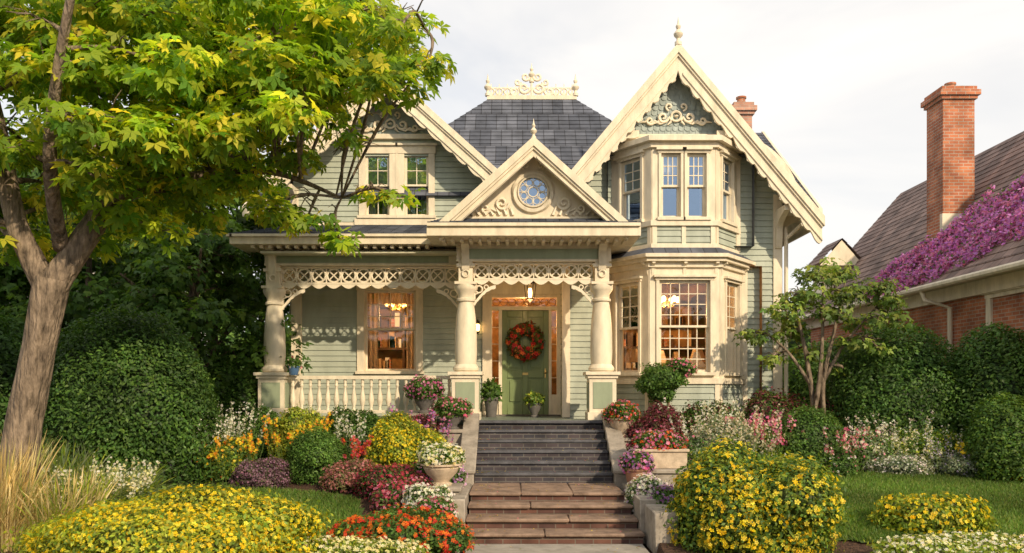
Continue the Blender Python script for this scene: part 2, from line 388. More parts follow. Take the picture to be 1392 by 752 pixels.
def roofp(A,B,C,D,key='slate',course=.2,th=.018):
    A,B,C,D=map(Vector,(A,B,C,D)); nrm=(B-A).cross(D-A).normalized()
    if nrm.z<0: nrm=-nrm
    n=max(1,int((D-A).length/course)); b=g[key]
    for i in range(n):
        t0=i/n;t1=(i+1)/n
        p0=A.lerp(D,t0);p1=B.lerp(C,t0);p2=B.lerp(C,t1);p3=A.lerp(D,t1)
        b.add([p0+nrm*th,p1+nrm*th,p2+nrm*.002,p3+nrm*.002,p0,p1],[(0,1,2,3),(0,4,5,1)])
def soff(A,B,C,D,off=.1,key='soffit'):
    P=[Vector(q)-Vector((0,0,off)) for q in (A,B,C,D)]; g[key].add(P,[(0,1,2,3)])
def window(F,a0,a1,z0,z1,cols=2,rt=2,rb=0,cas=.11,gl='glass',hd=.16,sill=True,split=.5,cb=None):
    F.box(T,a0-cas,a0,z0,z1,-.02,.05); F.box(T,a1,a1+cas,z0,z1,-.02,.05)
    F.box(T,a0-cas-.02,a1+cas+.02,z1,z1+hd,-.02,.06); F.box(T,a0-cas-.05,a1+cas+.05,z1+hd,z1+hd+.045,-.02,.11)
    if sill: F.box(T,a0-cas-.03,a1+cas+.03,z0-.06,z0,-.02,.1)
    for q in ((a0-.02,a0+.012),(a1-.012,a1+.02)): F.box(T,q[0],q[1],z0,z1,-.16,-.021)
    F.box(T,a0,a1,z1-.012,z1+.02,-.16,-.021); F.box(T,a0,a1,z0-.02,z0+.012,-.16,-.021)
    zm=z0+(z1-z0)*split
    for (q0,q1,dd,rows) in ((zm-.02,z1-.012,-.045,rt),(z0+.012,zm+.02,-.095,rb)):
        A0,A1=a0+.012,a1-.012; w=.042
        F.box(T,A0,A0+w,q0,q1,dd-.02,dd+.02); F.box(T,A1-w,A1,q0,q1,dd-.02,dd+.02)
        F.box(T,A0+w,A1-w,q0,q0+w,dd-.02,dd+.02); F.box(T,A0+w,A1-w,q1-w,q1,dd-.02,dd+.02)
        g[gl].add([F.P(A0+w,dd,q0+w),F.P(A1-w,dd,q0+w),F.P(A1-w,dd,q1-w),F.P(A0+w,dd,q1-w)],[(0,1,2,3)])
        if rows:
            for i in range(1,cols):
                a=A0+w+(A1-A0-2*w)*i/cols; F.box(T,a-.009,a+.009,q0+w,q1-w,dd-.012,dd+.014)
            for i in range(1,rows):
                z=q0+w+(q1-q0-2*w)*i/rows; F.box(T,A0+w,A1-w,z-.009,z+.009,dd-.010,dd+.012)
def drape(b,F,a0,a1,z0,z1,d,amp=.02,wl=.09):
    n=max(6,int((a1-a0)/.018)); top=[];
    vs=[];fs=[]
    for i in range(n+1):
        a=a0+(a1-a0)*i/n; dd=d+amp*math.sin(2*math.pi*a/wl)+amp*.4*math.sin(5*a/wl)
        vs+=[F.P(a,dd,z0),F.P(a,dd,z1)]
    fs=[(2*i,2*i+2,2*i+3,2*i+1) for i in range(n)]; b.add(vs,fs)
def room(key,x0,x1,y0,y1,z0,z1):
    g[key].add([(x0,y0,z0),(x1,y0,z0),(x1,y1,z0),(x0,y1,z0),(x0,y0,z1),(x1,y0,z1),(x1,y1,z1),(x0,y1,z1)],[(0,1,2,3),(4,5,6,7),(1,2,6,5),(2,3,7,6),(3,0,4,7)])
def bracket(F,a,z,w,hh,dp,b=None,th=.05):
    b=b or T; prof=[(0,0),(0,-hh)]+[(dp*(.12+.88*(1-math.cos(t*math.pi/2))+.08*math.sin(t*3*math.pi)),-hh+hh*.86*math.sin(t*math.pi/2)) for t in [i/8 for i in range(9)]]+[(dp,0)]
    n=len(prof); vs=[F.P(a-w/2,d,z+q) for d,q in prof]+[F.P(a+w/2,d,z+q) for d,q in prof]
    b.add(vs,[tuple(range(n)),tuple(range(2*n-1,n-1,-1))]+[(i,(i+1)%n,(i+1)%n+n,i+n) for i in range(n)])
def corner(F,a,z,w,hh,sx,th=.05,d=0,b=None):
    b=b or L; n=12
    F.box(b,min(a,a+sx*.045),max(a,a+sx*.045),z-hh-.03,z-.001,d-th/2,d+th/2)
    arc=[(a+sx*w*(i/n),z-hh*(1-math.sin(i/n*math.pi/2))) for i in range(n+1)]
    F.strip(b,[(p[0],p[1]) for p in arc],[(p[0],p[1]-.055-.02*abs(math.sin(i*1.3))) for i,p in enumerate(arc)],d-th/2+.004,d+th/2-.004)
    ring(b,F,a+sx*w*.26,z-hh*.22,w*.15,.016,d); ring(b,F,a+sx*w*.58,z-hh*.1,w*.09,.013,d)
    tube(b,[F.P(a+sx*.04,d,z-hh*.5),F.P(a+sx*w*.3,d,z-hh*.38)],.014,5)
def frieze(F,a0,a1,z0,z1):
    F.box(L,a0,a1,z1-.035,z1,-.03,.03); F.box(L,a0,a1,z0+.10,z0+.13,-.025,.025); zc=(z1-.035+z0+.13)/2; R=(z1-.035-z0-.13)/2
    n=int(round((a1-a0)/(2*R+.02))); st=(a1-a0)/n
    for i in range(n):
        a=a0+st*(i+.5); ring(L,F,a,zc,R*.95,.02,0,12)
        for k in range(4):
            an=math.pi/4+k*math.pi/2; tube(L,[F.P(a,0,zc),F.P(a+R*.9*math.cos(an),0,zc+R*.9*math.sin(an))],.014,4)
        F.box(L,a0+st*i-.010,a0+st*i+.010,z0+.13,z1-.035,-.018,.018)
        F.strip(L,[(a-st/2+st*k/6,z0+.1) for k in range(7)],[(a-st/2+st*k/6,z0+.1-.015-.075*math.sin(math.pi*k/6)) for k in range(7)],-.018,.018)
def baluster(c,z0,z1):
    hh=z1-z0; lathe(g['turned'],(c[0],c[1],z0),[(.03,0),(.03,.05*hh),(.022,.09*hh),(.05,.25*hh),(.056,.34*hh),(.045,.48*hh),(.024,.66*hh),(.022,.74*hh),(.036,.8*hh),(.026,.85*hh),(.032,.92*hh),(.032,hh)],10)
def finial(c,s,key='turned'):
    lathe(g[key],c,[(.09*s,0),(.09*s,.08*s),(.05*s,.11*s),(.045*s,.17*s),(.11*s,.24*s),(.12*s,.29*s),(.07*s,.36*s),(.035*s,.40*s),(.06*s,.45*s),(.065*s,.49*s),(.03*s,.54*s),(.018*s,.62*s),(.002,.72*s)],14)
def dentils(F,a0,a1,z0,z1,d0,d1,st=.11,w=.055):
    n=int((a1-a0)/st)
    for i in range(n): a=a0+(a1-a0)*(i+.5)/n; F.box(T,a-w/2,a+w/2,z0,z1,d0,d1)

YF=17.0; YW=16.2
FM=Fr((0,YF),(1,0)); FW=Fr((0,YW),(1,0))
siding(FM,lambda z:(-4.6,1.05),1.5,5.0,[(-3.1,-2.02,2.44,4.14),(-.62,1.15,1.5,4.3)])
cxL=-2.55
bl=lambda z:(max(-4.6,cxL-(8.32-z)/.9),min(-.3,cxL+(8.32-z)/.9))
siding(FM,bl,5.0,7.32,[(-3.08,-2.57,5.7,7.0),(-2.26,-1.75,5.7,7.0)])
scales(FM,lambda z:(cxL-(8.3-z)/.9,cxL+(8.3-z)/.9),7.38,8.2)
FM.box(T,cxL-1.1,cxL+1.1,7.30,7.40,0,.09)
siding(FM,lambda z:(-.3,1.05),5.0,6.3)
FM.box(T,-4.66,-4.48,1.5,6.3,-.02,.045)
window(FM,-3.08,-2.57,5.7,7.0,cols=2,rt=2,rb=1,gl='glassup',cas=.13)
window(FM,-2.26,-1.75,5.7,7.0,cols=2,rt=2,rb=1,gl='glassup',cas=.13)
FM.box(T,-2.44,-2.39,5.64,7.16,.0,.055)
FM.box(T,-3.3,-1.53,5.5,5.64,0,.07)
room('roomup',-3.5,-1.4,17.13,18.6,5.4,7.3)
for a in (-3.08,-2.26):
    drape(g['curtain'],FM,a+.02,a+.2,5.7,7.0,-.19); drape(g['curtain'],FM,a+.33,a+.5,5.7,7.0,-.19)
    FM.box(g['curtain'],a,a+.51,6.25,7.0,-.16,-.15)
window(FM,-3.1,-2.02,2.44,4.14,cols=4,rt=3,rb=0,cas=.15,split=.52)
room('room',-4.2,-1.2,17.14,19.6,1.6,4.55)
drape(g['cwarm'],FM,-3.12,-2.86,2.4,4.2,-.3); drape(g['cwarm'],FM,-2.26,-2.0,2.4,4.2,-.3)
drape(g['cwarm'],FM,-3.1,-2.0,3.88,4.2,-.28)
# entrance
FM.box(T,-.62,-.42,1.5,4.05,-.12,.06); FM.box(T,.94,1.14,1.5,4.05,-.12,.06)
FM.box(T,-.66,1.18,4.05,4.28,-.12,.08); FM.box(T,-.72,1.24,4.28,4.35,-.12,.15)
FM.box(T,-.33+.05,-.33+.12,1.52,3.72,-.14,.03); FM.box(T,.77,.83,1.52,3.72,-.14,.03)
FM.box(T,-.42,.94,3.72,3.80,-.14,.05)
FM.box(T,-.42,.94,3.99,4.05,-.14,.02)
FM.box(T,-.42,-.28,1.52,1.95,-.13,0.0); FM.box(T,.83,.94,1.52,1.95,-.13,0.0)
for q in ((-.42,-.28),(.83,.94)):
    g['glass'].add([FM.P(q[0],-.08,1.95),FM.P(q[1],-.08,1.95),FM.P(q[1],-.08,3.72),FM.P(q[0],-.08,3.72)],[(0,1,2,3)])
    for k in range(1,5): FM.box(T,q[0],q[1],1.95+k*.354-.008,1.95+k*.354+.008,-.09,-.06)
g['glass'].add([FM.P(-.42,-.08,3.8),FM.P(.94,-.08,3.8),FM.P(.94,-.08,3.99),FM.P(-.42,-.08,3.99)],[(0,1,2,3)])
for k in range(8):
    a=-.42+1.36*(k+.5)/8; ring(g['lead'],FM,a,3.895,.075,.006,-.07,12)
D=g['door']
FM.box(D,-.21,.77,1.53,3.72,-.11,-.06)
for (p,q) in ((-.21,-.1),(.66,.77),(.225,.335)):
    FM.box(D,p,q,1.53,3.72,-.058,-.035)
for (p,q) in ((1.53,1.75),(2.3,2.46),(3.58,3.72)):
    for (s1,s2) in ((-.1,.225),(.335,.66)): FM.box(D,s1,s2,p,q,-.057,-.034)
for (s1,s2) in ((-.1,.225),(.335,.66)):
    FM.box(D,s1+.05,s2-.05,1.80,2.25,-.06,-.04); FM.box(D,s1+.05,s2-.05,2.51,3.53,-.06,-.042)
lathe(g['brass'],(.70,16.985,2.42),[(.0,-.03),(.025,-.02),(.032,0),(.025,.02),(0,.03)],10)
FM.box(g['brass'],.685,.715,2.3,2.5,-.034,-.026)
FM.box(g['brass'],.22,.34,2.36,2.41,-.034,-.024)
FM.box(g['found'],-.6,1.1,1.44,1.53,-.14,.1)
room('room',-.6,1.05,17.14,19,1.5,4.1)
FM.box(g['wood'],-.3,.9,1.6,2.6,-1.6,-1.3)
for a in (-.72,1.24):
    FM.box(g['metal'],a-.04,a+.04,3.35,3.5,.02,.04); tube(g['metal'],[FM.P(a,.04,3.45),FM.P(a,.12,3.5),FM.P(a,.14,3.46)],.012,6)
    lathe(g['bulb'],FM.P(a,.14,3.27),[(.03,0),(.045,.04),(.05,.12),(.035,.15)],10)
    lathe(g['metal'],FM.P(a,.14,3.42),[(.065,0),(.055,.03),(.02,.07),(0.004,.1)],10)
    lathe(g['metal'],FM.P(a,.14,3.24),[(.01,-.03),(.04,.0),(.05,.03)],10)
# right wing front
cxR=3.2; mR=1.19
bw=lambda z:(max(1.05,cxR-(8.5-z)/mR),min(5.35,cxR+(8.5-z)/mR))
siding(FW,bw,.95,8.3,[(1.98,4.56,.9,4.72),(2.06,4.44,4.72,6.95)])
FW.box(T,5.22,5.40,.9,5.95,-.1,.045); FW.box(T,1.0,1.16,1.5,6.0,-.1,.045)
FW.box(T,4.56,4.70,.95,4.4,-.02,.05); FW.box(T,4.44,4.56,4.8,6.66,-.02,.05)
FS=Fr((5.37,YW),(0,1)); siding(FS,lambda z:(0,6.8),.95,5.7)
siding(FS,lambda z:(max(0,.1+(z-5.75)/.73),min(6.8,7.4-(z-5.75)/.73)),5.7,8.3)
FLs=Fr((-4.62,23),(0,-1)); siding(FLs,lambda z:(0,6.0),.95,5.7); siding(FLs,lambda z:(max(0,-.6+(z-5.75)/.73),min(6,6.6-(z-5.75)/.73)),5.7,8.3)
FRt=Fr((1.04,17),(0,-1)); siding(FRt,lambda z:(0,.8),1.5,6.3)
FB=Fr((5.37,23),(-1,0)); siding(FB,lambda z:(0,9.97),.95,5.7)
wbox(g['found'],-4.6,5.34,17.05,22.95,.2,1.45); wbox(g['found'],1.08,5.34,16.24,17.2,.2,.94)
tube(T,[(5.46,16.15,5.3),(5.46,16.12,5.1),(5.46,16.12,1.0)],.04,8)
tube(T,[(5.75,15.9,5.35),(5.46,16.12,5.05)],.04,8)
# bays
def off(pts,d):
    out=[]
    fr=[Fr(pts[i],(pts[i+1][0]-pts[i][0],pts[i+1][1]-pts[i][1])) for i in range(len(pts)-1)]
    n=len(pts)
    for i in range(n):
        if i==0: f=fr[0]; p=f.P(-.12,d,0)[:2]
        elif i==n-1:
            f=fr[-1]; l=math.hypot(pts[i][0]-pts[i-1][0],pts[i][1]-pts[i-1][1]); p=f.P(l+.12,d,0)[:2]
        else:
            n0=fr[i-1].n;n1=fr[i].n; m=(n0[0]+n1[0],n0[1]+n1[1]); k=2*d/(m[0]**2+m[1]**2); p=(pts[i][0]+m[0]*k,pts[i][1]+m[1]*k)
        out.append(p)
    return out
def band(b,pts,d0,d1,z0,z1,d0t=None,d1t=None):
    A=off(pts,d0);B_=off(pts,d1);At=off(pts,d0 if d0t is None else d0t);Bt=off(pts,d1 if d1t is None else d1t); n=len(pts); vs=[];fs=[]
    for i in range(n): vs+=[A[i]+(z0,),B_[i]+(z0,),Bt[i]+(z1,),At[i]+(z1,)]
    for i in range(n-1):
        k=i*4;m=k+4
        fs+=[(k,k+1,m+1,m),(k+1,k+2,m+2,m+1),(k+2,k+3,m+3,m+2),(k+3,k,m,m+3)]
    fs+=[(0,1,2,3),(n*4-4,n*4-1,n*4-2,n*4-3)]
    b.add(vs,fs)
def cap(b,pts,d,z): b.add([p+(z,) for p in off(pts,d)],[tuple(range(len(pts)))])
LB=[(1.93,16.2),(2.6,15.3),(3.92,15.3),(4.62,16.2)]
UB=[(2.0,16.2),(2.66,15.38),(3.86,15.38),(4.5,16.2)]
def bay(P,z0,zs,zw0,zw1,z1,gl,frontpair,cols,rt,rb,skey='siding'):
    for i in range(3):
        l=math.hypot(P[i+1][0]-P[i][0],P[i+1][1]-P[i][1]); F=Fr(P[i],(P[i+1][0]-P[i][0],P[i+1][1]-P[i][1]))
        mar=.12 if i==1 else .2
        F.box(T,-.0,mar-.0,zs,z1,-.12,.02); F.box(T,l-mar,l,zs,z1,-.12,.02)
        siding(F,lambda z:(0,l),z0,zs,key=skey)
        F.box(T,mar,l-mar,zw1,z1,-.12,.015)
        F.box(T,mar,l-mar,zs,zw0,-.12,.015)
        if i==1 and frontpair:
            mid=l/2; window(F,mar+.05,mid-.06,zw0,zw1,cols=cols,rt=rt,rb=rb,cas=.05,gl=gl,hd=.05,sill=True); window(F,mid+.06,l-mar-.05,zw0,zw1,cols=cols,rt=rt,rb=rb,cas=.05,gl=gl,hd=.05)
        else:
            window(F,mar+.06,l-mar-.06,zw0,zw1,cols=(cols+2 if i==1 else 2),rt=rt,rb=(rb if i==1 else 0),cas=.06,gl=gl,hd=.05)
        F.box(T,.0,.09,z0,zs,-.02,.035); F.box(T,l-.09,l,z0,zs,-.02,.035)
bay(LB,.95,2.22,2.38,4.12,4.42,'glass',False,3,4,4)
band(T,LB,-.02,.06,2.16,2.27); band(T,LB,-.02,.05,.9,1.1)
band(T,LB,-.02,.07,4.36,4.46); band(T,LB,-.02,.16,4.462,4.53); band(T,LB,-.02,.22,4.532,4.60)
band(g['slate'],LB,-.1,.2,4.602,4.74,-.16,.0)
for i in range(3):
    l=math.hypot(LB[i+1][0]-LB[i][0],LB[i+1][1]-LB[i][1]); F=Fr(LB[i],(LB[i+1][0]-LB[i][0],LB[i+1][1]-LB[i][1]))
    for a in ([.06,l-.06] if i!=1 else [.06,l/2,l-.06]): bracket(F,a,4.46,.06,.26,.14)
bay(UB,4.74,5.2,5.32,6.54,6.7,'glassup',True,3,3,0)
band(T,UB,-.02,.07,5.16,5.26); band(T,UB,-.02,.05,4.72,4.82)
F=Fr(UB[1],(1,0)); F.box(T,.56,.64,4.82,5.16,0,.035)
band(T,UB,-.1,.08,6.64,6.74); band(T,UB,-.3,.18,6.742,6.84); cap(T,UB,.1,6.845); cap(T,UB,.0,4.73); cap(T,LB,.1,4.605)
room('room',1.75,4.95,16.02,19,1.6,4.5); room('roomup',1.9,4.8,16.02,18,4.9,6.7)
FB1=Fr(LB[1],(1,0))
drape(g['cwarm'],FB1,.05,.2,2.4,4.2,-.22); drape(g['cwarm'],FB1,1.1,1.27,2.4,4.2,-.22)
FU1=Fr(UB[1],(1,0))
drape(g['curtain'],FU1,.1,.25,5.3,6.6,-.2); drape(g['curtain'],FU1,.95,1.1,5.3,6.6,-.2); FU1.box(g['curtain'],.14,.56,6.2,6.6,-.19,-.18)
W=g['wood']
for x in (2.0,3.2,4.2):
    wbox(W,x,x+.06,18.6,18.95,1.6,4.2)
for z in (2.0,2.5,3.0,3.5,4.0): wbox(W,1.9,4.8,18.62,18.95,z,z+.05)
for i in range(60):
    z=random.choice((2.05,2.55,3.05,3.55)); x=random.uniform(1.95,4.7); wbox(random.choice([g['cwarm'],g['wood'],g['brick'],g['curtain']]),x,x+random.uniform(.04,.14),18.65,18.85,z,z+random.uniform(.15,.38))
for (x,y) in ((2.5,16.8),(3.9,17.0),(3.2,17.6)):
    lathe(g['brass'],(x,y,1.6),[(.12,0),(.12,.05),(.03,.1),(.05,.6),(.02,.8),(.02,1.0)],12)
    lathe(g['cwarm'],(x,y,2.62),[(.17,0),(.15,.12),(.1,.28)],14)
wbox(W,2.3,4.3,16.5,17.3,1.6,2.3)
lathe(g['curtain'],(3.65,16.0,2.3),[(.02,0),(.16,.05),(.2,.2),(.1,.34),(.05,.5)],12)
for x in (-4.1,-3.4,-2.6,-1.9,-1.3): wbox(W,x,x+.05,19.2,19.55,1.6,4.0)
for z in (2.0,2.5,3.0,3.5,4.0): wbox(W,-4.1,-1.3,19.22,19.55,z,z+.05)
for i in range(60):
    z=random.choice((2.05,2.55,3.05,3.55)); x=random.uniform(-4,-1.4); wbox(random.choice([g['cwarm'],g['wood'],g['brick'],g['curtain']]),x,x+random.uniform(.04,.14),19.25,19.45,z,z+random.uniform(.15,.38))
for cx_,cy_ in ((-2.55,17.9),(3.3,17.2)):
    tube(g['brass'],[(cx_,cy_,4.5),(cx_,cy_,3.95)],.012,6); ring(g['brass'],Fr((cx_,cy_),(1,0)),0,3.9,.05,.012,0)
    for k in range(6):
        a=k*math.pi/3; px,py=cx_+.22*math.cos(a),cy_+.22*math.sin(a)
        tube(g['brass'],[(cx_,cy_,3.95),((cx_+px)/2,(cy_+py)/2,3.82),(px,py,3.9)],.01,5); lathe(g['bulb'],(px,py,3.9),[(.02,0),(.05,.04),(.045,.1),(.02,.13)],10)
# gable roofs
def gable(cx,zr,m,w,Y0,Y1,bargeW,F,scn,scamp,wl=None,fin=1.0):
    wl=wl or w
    for sx,ww in ((-1,wl),(1,w)):
        e=(cx+sx*ww,zr-m*ww)
        roofp((e[0],Y0-.03,e[1]),(e[0],Y1,e[1]),(cx,Y1,zr),(cx,Y0-.03,zr))
        soff((e[0],Y0+.02,e[1]),(e[0],Y1,e[1]),(cx,Y1,zr),(cx,Y0+.02,zr),.09)
        k=math.sqrt(1+m*m); n=60
        xs_=[cx+sx*ww*i/n for i in range(n+1)]; zz=[zr-m*ww*i/n-.004 for i in range(n+1)]
        up=.03*k
        F.strip(T,[(xs_[0],zz[0]+up),(xs_[-1]+sx*.03,zz[-1]-.03*m+up)],[(xs_[0],zz[0]-.09*k),(xs_[-1]+sx*.03,zz[-1]-.03*m-.09*k)],-.032,.07)
        F.strip(T,[(xs_[0],zz[0]-.092*k),(xs_[-1],zz[-1]-.092*k)],[(xs_[0],zz[0]-.13*k),(xs_[-1],zz[-1]-.13*k)],-.055,.04)
        bot=[z-.13*k-(bargeW-.13)*k*1.0-scamp*abs(math.sin(math.pi*scn*i/n))**.6 for i,z in enumerate(zz)]
        F.strip(T,[(x,z-.131*k) for x,z in zip(xs_,zz)],[(x,z) for x,z in zip(xs_,bot)],-.045,.005)
        F.strip(T,[(xs_[2],zz[2]-(bargeW-.04)*k),(xs_[-1],zz[-1]-(bargeW-.04)*k)],[(xs_[2],zz[2]-(bargeW-.01)*k),(xs_[-1],zz[-1]-(bargeW-.01)*k)],-.04,.03)
        y0,y1=Y0,Y1
        T.add([(e[0]+sx*.02,y0,e[1]+.0),(e[0]+sx*.02,y1,e[1]),(e[0]+sx*.02,y1,e[1]-.16),(e[0]+sx*.02,y0,e[1]-.16),(e[0]-sx*.03,y0,e[1]),(e[0]-sx*.03,y1,e[1]),(e[0]-sx*.03,y1,e[1]-.16),(e[0]-sx*.03,y0,e[1]-.16)],BOXF)
    finial((cx,Y0-.02,zr-.0),fin)
FgL=Fr((0,16.4),(1,0)); FgR=Fr((0,15.5),(1,0)); FgP=Fr((0,14.25),(1,0))
gable(cxL,8.5,.9,2.45,16.4,20,.30,FgL,9,.08,fin=.8)
gable(cxR-.02,8.64,mR,2.76,15.5,20.0,.30,FgR,13,.12,wl=2.08,fin=.75)
gable(.38,6.46,.9,1.66,14.25,17.2,.22,FgP,1,.0,fin=.5)
for sx,ww in ((-1,1.9),(1,2.5)):
    k=math.sqrt(1+mR*mR)
    for i in range(12):
        t=(i+.6)/12; x=cxR-.02+sx*ww*t; z=8.64-mR*ww*t-.30*k-.13
        ring(L,FgR,x,z+.07,.045,.014,-.02,10)
F16=Fr((0,15.62),(1,0))
n=24
for sx,x0,x1,zt,zb in ((1,3.95,5.55,6.95,5.5),(-1,2.45,1.35,6.95,6.0)):
    arc=[(x0+(x1-x0)*math.sin(i/n*math.pi/2), zb+(zt-zb)*math.cos(i/n*math.pi/2)) for i in range(n+1)]
    F16.strip(T,[(p[0],p[1]+.10) for p in arc],[(p[0],p[1]-.02-.03*abs(math.sin(i*.9))) for i,p in enumerate(arc)],-.03,.03)
bracket(Fr((0,YW),(1,0)),5.31,5.62,.12,.75,.62); bracket(Fr((0,YW),(1,0)),1.12,6.2,.12,.6,.5)
bracket(Fr((5.37,YW),(0,1)),.1,5.55,.12,.6,.5)
bracket(FM,-4.55,6.25,.12,.6,.5); bracket(FM,-.55,6.25,.12,.6,.5)
FP=Fr((0,15.82),(1,0))
scales(FP,lambda z:(cxR-(8.45-z)/mR,cxR+(8.45-z)/mR),7.0,8.3)
FP.box(T,cxR-1.15,cxR+1.15,6.86,7.02,-.3,.1)
T.add([(1.8,15.8,6.86),(4.6,15.8,6.86),(4.6,16.3,6.86),(1.8,16.3,6.86)],[(0,1,2,3)])
def scrolls(F,cx,z,s,d):
    ring(L,F,cx,z,.11*s,.028*s,d); lathe(L,F.P(cx,d+.01,z-.03*s),[(0.01,0),(.05*s,.02*s),(.05*s,.04*s),(0.01,.06*s)],8)
    for sx in (-1,1):
        spiral(L,F,cx+sx*.30*s,z-.02*s,.13*s,1.3,d,.036*s,sx=sx,ph=math.pi,tail=[(cx+sx*.1*s,z-.1*s)])
        spiral(L,F,cx+sx*.6*s,z-.1*s,.10*s,1.2,d,.032*s,sx=sx,ph=math.pi,tail=[(cx+sx*.36*s,z-.18*s)])
        spiral(L,F,cx+sx*.16*s,z+.22*s,.09*s,1.1,d,.028*s,sx=sx,ph=-math.pi/2)
        for k in range(5):
            t=k/4; tube(L,[F.P(cx+sx*(.12+.55*t)*s,d,z-.12*s),F.P(cx+sx*(.2+.62*t)*s,d,z-(.2-.06*t)*s)],[.034*s,.01*s],6)
scrolls(FP,cxR,7.38,.85,.05); scrolls(FM,cxL,7.62,.85,.05)
# main roofs
roofp((-5.4,17.05,6.25),(6.2,17.05,6.25),(6.2,20,8.4),(-5.4,20,8.4))
for a0,a1 in ((-5.4,-4.5),(5.3,6.2)): roofp((a0,16.3,5.7),(a1,16.3,5.7),(a1,17.05,6.25),(a0,17.05,6.25)); soff((a0,16.3,5.7),(a1,16.3,5.7),(a1,17.05,6.25),(a0,17.05,6.25),.08)
roofp((-5.4,23.7,5.7),(6.2,23.7,5.7),(6.2,20,8.4),(-5.4,20,8.4))
soff((-5.4,17.05,6.25),(6.2,17.05,6.25),(6.2,20,8.4),(-5.4,20,8.4),.08); soff((-5.4,23.7,5.7),(6.2,23.7,5.7),(6.2,20,8.4),(-5.4,20,8.4),.08)
for x in (-5.4,6.2):
    for (ya,za,yb,zb) in ((16.28,5.7,20,8.41),(23.7,5.7,20,8.41)):
        T.add([(x-.03,ya,za+.03),(x+.03,ya,za+.03),(x+.03,yb,zb+.03),(x-.03,yb,zb+.03),(x-.03,ya,za-.14),(x+.03,ya,za-.14),(x+.03,yb,zb-.14),(x-.03,yb,zb-.14)],BOXF)
FE=Fr((0,16.3),(1,0)); FE.box(T,5.3,6.22,5.52,5.69,0,.1); FE.box(T,-5.4,-4.9,5.52,5.69,0,.1)
tp=[(-.55,19.4,9.02),(1.5,19.4,9.02),(1.5,20.8,9.02),(-.55,20.8,9.02)]; bs=[(-3.7,16.9,6.1),(4.7,16.9,6.1),(4.7,23,6.1),(-3.7,23,6.1)]
for i in range(4): j=(i+1)%4; roofp(bs[i],bs[j],tp[j],tp[i])
g['slate'].add(tp,[(0,1,2,3)])
wbox(T,-.6,1.55,19.36,19.46,9.0,9.1)
FC=Fr((0,19.4),(1,0)); cc=.47
for i in range(11):
    a=-.5+i*.194
    if abs(a-cc)>.3:
        ring(L,FC,a,9.2,.075,.026,0,12); tube(L,[FC.P(a,0,9.08),FC.P(a,0,9.38)],[.026,.01],5)
for i in range(22): a=-.58+i*.1; tube(L,[FC.P(a,0,9.09),FC.P(a,0,9.17)],.016,4)
FC.box(L,-.58,1.53,9.27,9.30,-.012,.012)
for sx in (-1,1):
    spiral(L,FC,cc+sx*.18,9.28,.14,1.3,0,.042,sx=sx,ph=math.pi); spiral(L,FC,cc+sx*.14,9.55,.10,1.2,0,.036,sx=sx,ph=math.pi)
    spiral(L,FC,cc+sx*.42,9.2,.11,1.2,0,.038,sx=sx,ph=math.pi); spiral(L,FC,cc+sx*.33,9.42,.08,1.2,0,.03,sx=sx,ph=math.pi)
    finial((cc+sx*1.05,19.4,9.09),.75)
finial((cc,19.4,9.42),.65); tube(L,[FC.P(cc,0,9.08),FC.P(cc,0,9.45)],.035,6)
def chimney(b,x,y,w,z0,z1,pots=2):
    wbox(b,x-w/2,x+w/2,y-w/2,y+w/2,z0,z1-.3); wbox(b,x-w/2-.05,x+w/2+.05,y-w/2-.05,y+w/2+.05,z1-.3,z1-.22); wbox(b,x-w/2-.1,x+w/2+.1,y-w/2-.1,y+w/2+.1,z1-.22,z1-.1)
    wbox(b,x-w/2-.04,x+w/2+.04,y-w/2-.04,y+w/2+.04,z1-.1,z1)
chimney(g['brick'],-4.45,20,.62,7.5,10.4); chimney(g['pink'],5.72,20.2,.42,7.5,9.15)
lathe(g['brick'],(5.72,20.2,9.15),[(.12,0),(.10,.14),(.13,.16),(.13,.2)],12)
# porch
fl=g['floor']
wbox(fl,-4.95,1.04,15.35,16.98,1.42,1.5); wbox(fl,-1.14,1.96,14.68,15.349,1.42,1.5)
wbox(T,-4.93,-1.16,15.33,15.42,1.18,1.415); wbox(T,-1.1,1.92,14.74,14.80,1.18,1.415)
wbox(g['found'],-4.9,-1.1,15.45,16.9,.3,1.17); wbox(g['found'],-1.08,1.9,14.82,16.9,.3,1.17)
for i in range(26): wbox(L,-4.85+i*.145,-4.80+i*.145,15.405,15.43,.7,1.18)
colp=[(.20,0),(.235,.03),(.24,.07),(.215,.11),(.19,.14),(.195,.2),(.205,.35),(.2,.7),(.178,1.02),(.15,1.24),(.145,1.28),(.175,1.30),(.175,1.34),(.145,1.36),(.15,1.43),(.2,1.5),(.215,1.54),(.215,1.6)]
def column(x,y,pz=1.5):
    w=.275
    wbox(T,x-w,x+w,y-w,y+w,pz,pz+.14); wbox(T,x-w+.03,x+w-.03,y-w+.03,y+w-.03,pz+.14,pz+.76)
    wbox(T,x-w,x+w,y-w,y+w,pz+.76,pz+.82); wbox(T,x-w-.04,x+w+.04,y-w-.04,y+w+.04,pz+.82,pz+.88)
    wbox(g['green'],x-w+.10,x+w-.10,y-w+.018,y-w+.028,pz+.21,pz+.69)
    wbox(g['green'],x-w+.018,x-w+.028,y-w+.10,y+w-.10,pz+.21,pz+.69); wbox(g['green'],x+w-.028,x+w-.018,y-w+.10,y+w-.10,pz+.21,pz+.69)
    lathe(g['turned'],(x,y,pz+.88),colp,22)
    z=pz+2.48
    wbox(T,x-.2,x+.2,y-.2,y+.2,z,z+.05); wbox(T,x-.13,x+.13,y-.13,y+.13,z+.05,4.42)
    wbox(T,x-.17,x+.17,y-.17,y+.17,4.3,4.36)
    F=Fr((x,y-.13),(1,0)); bracket(F,0,4.74,.14,.5,.28); ring(L,F,0,4.18,.06,.018,.02)
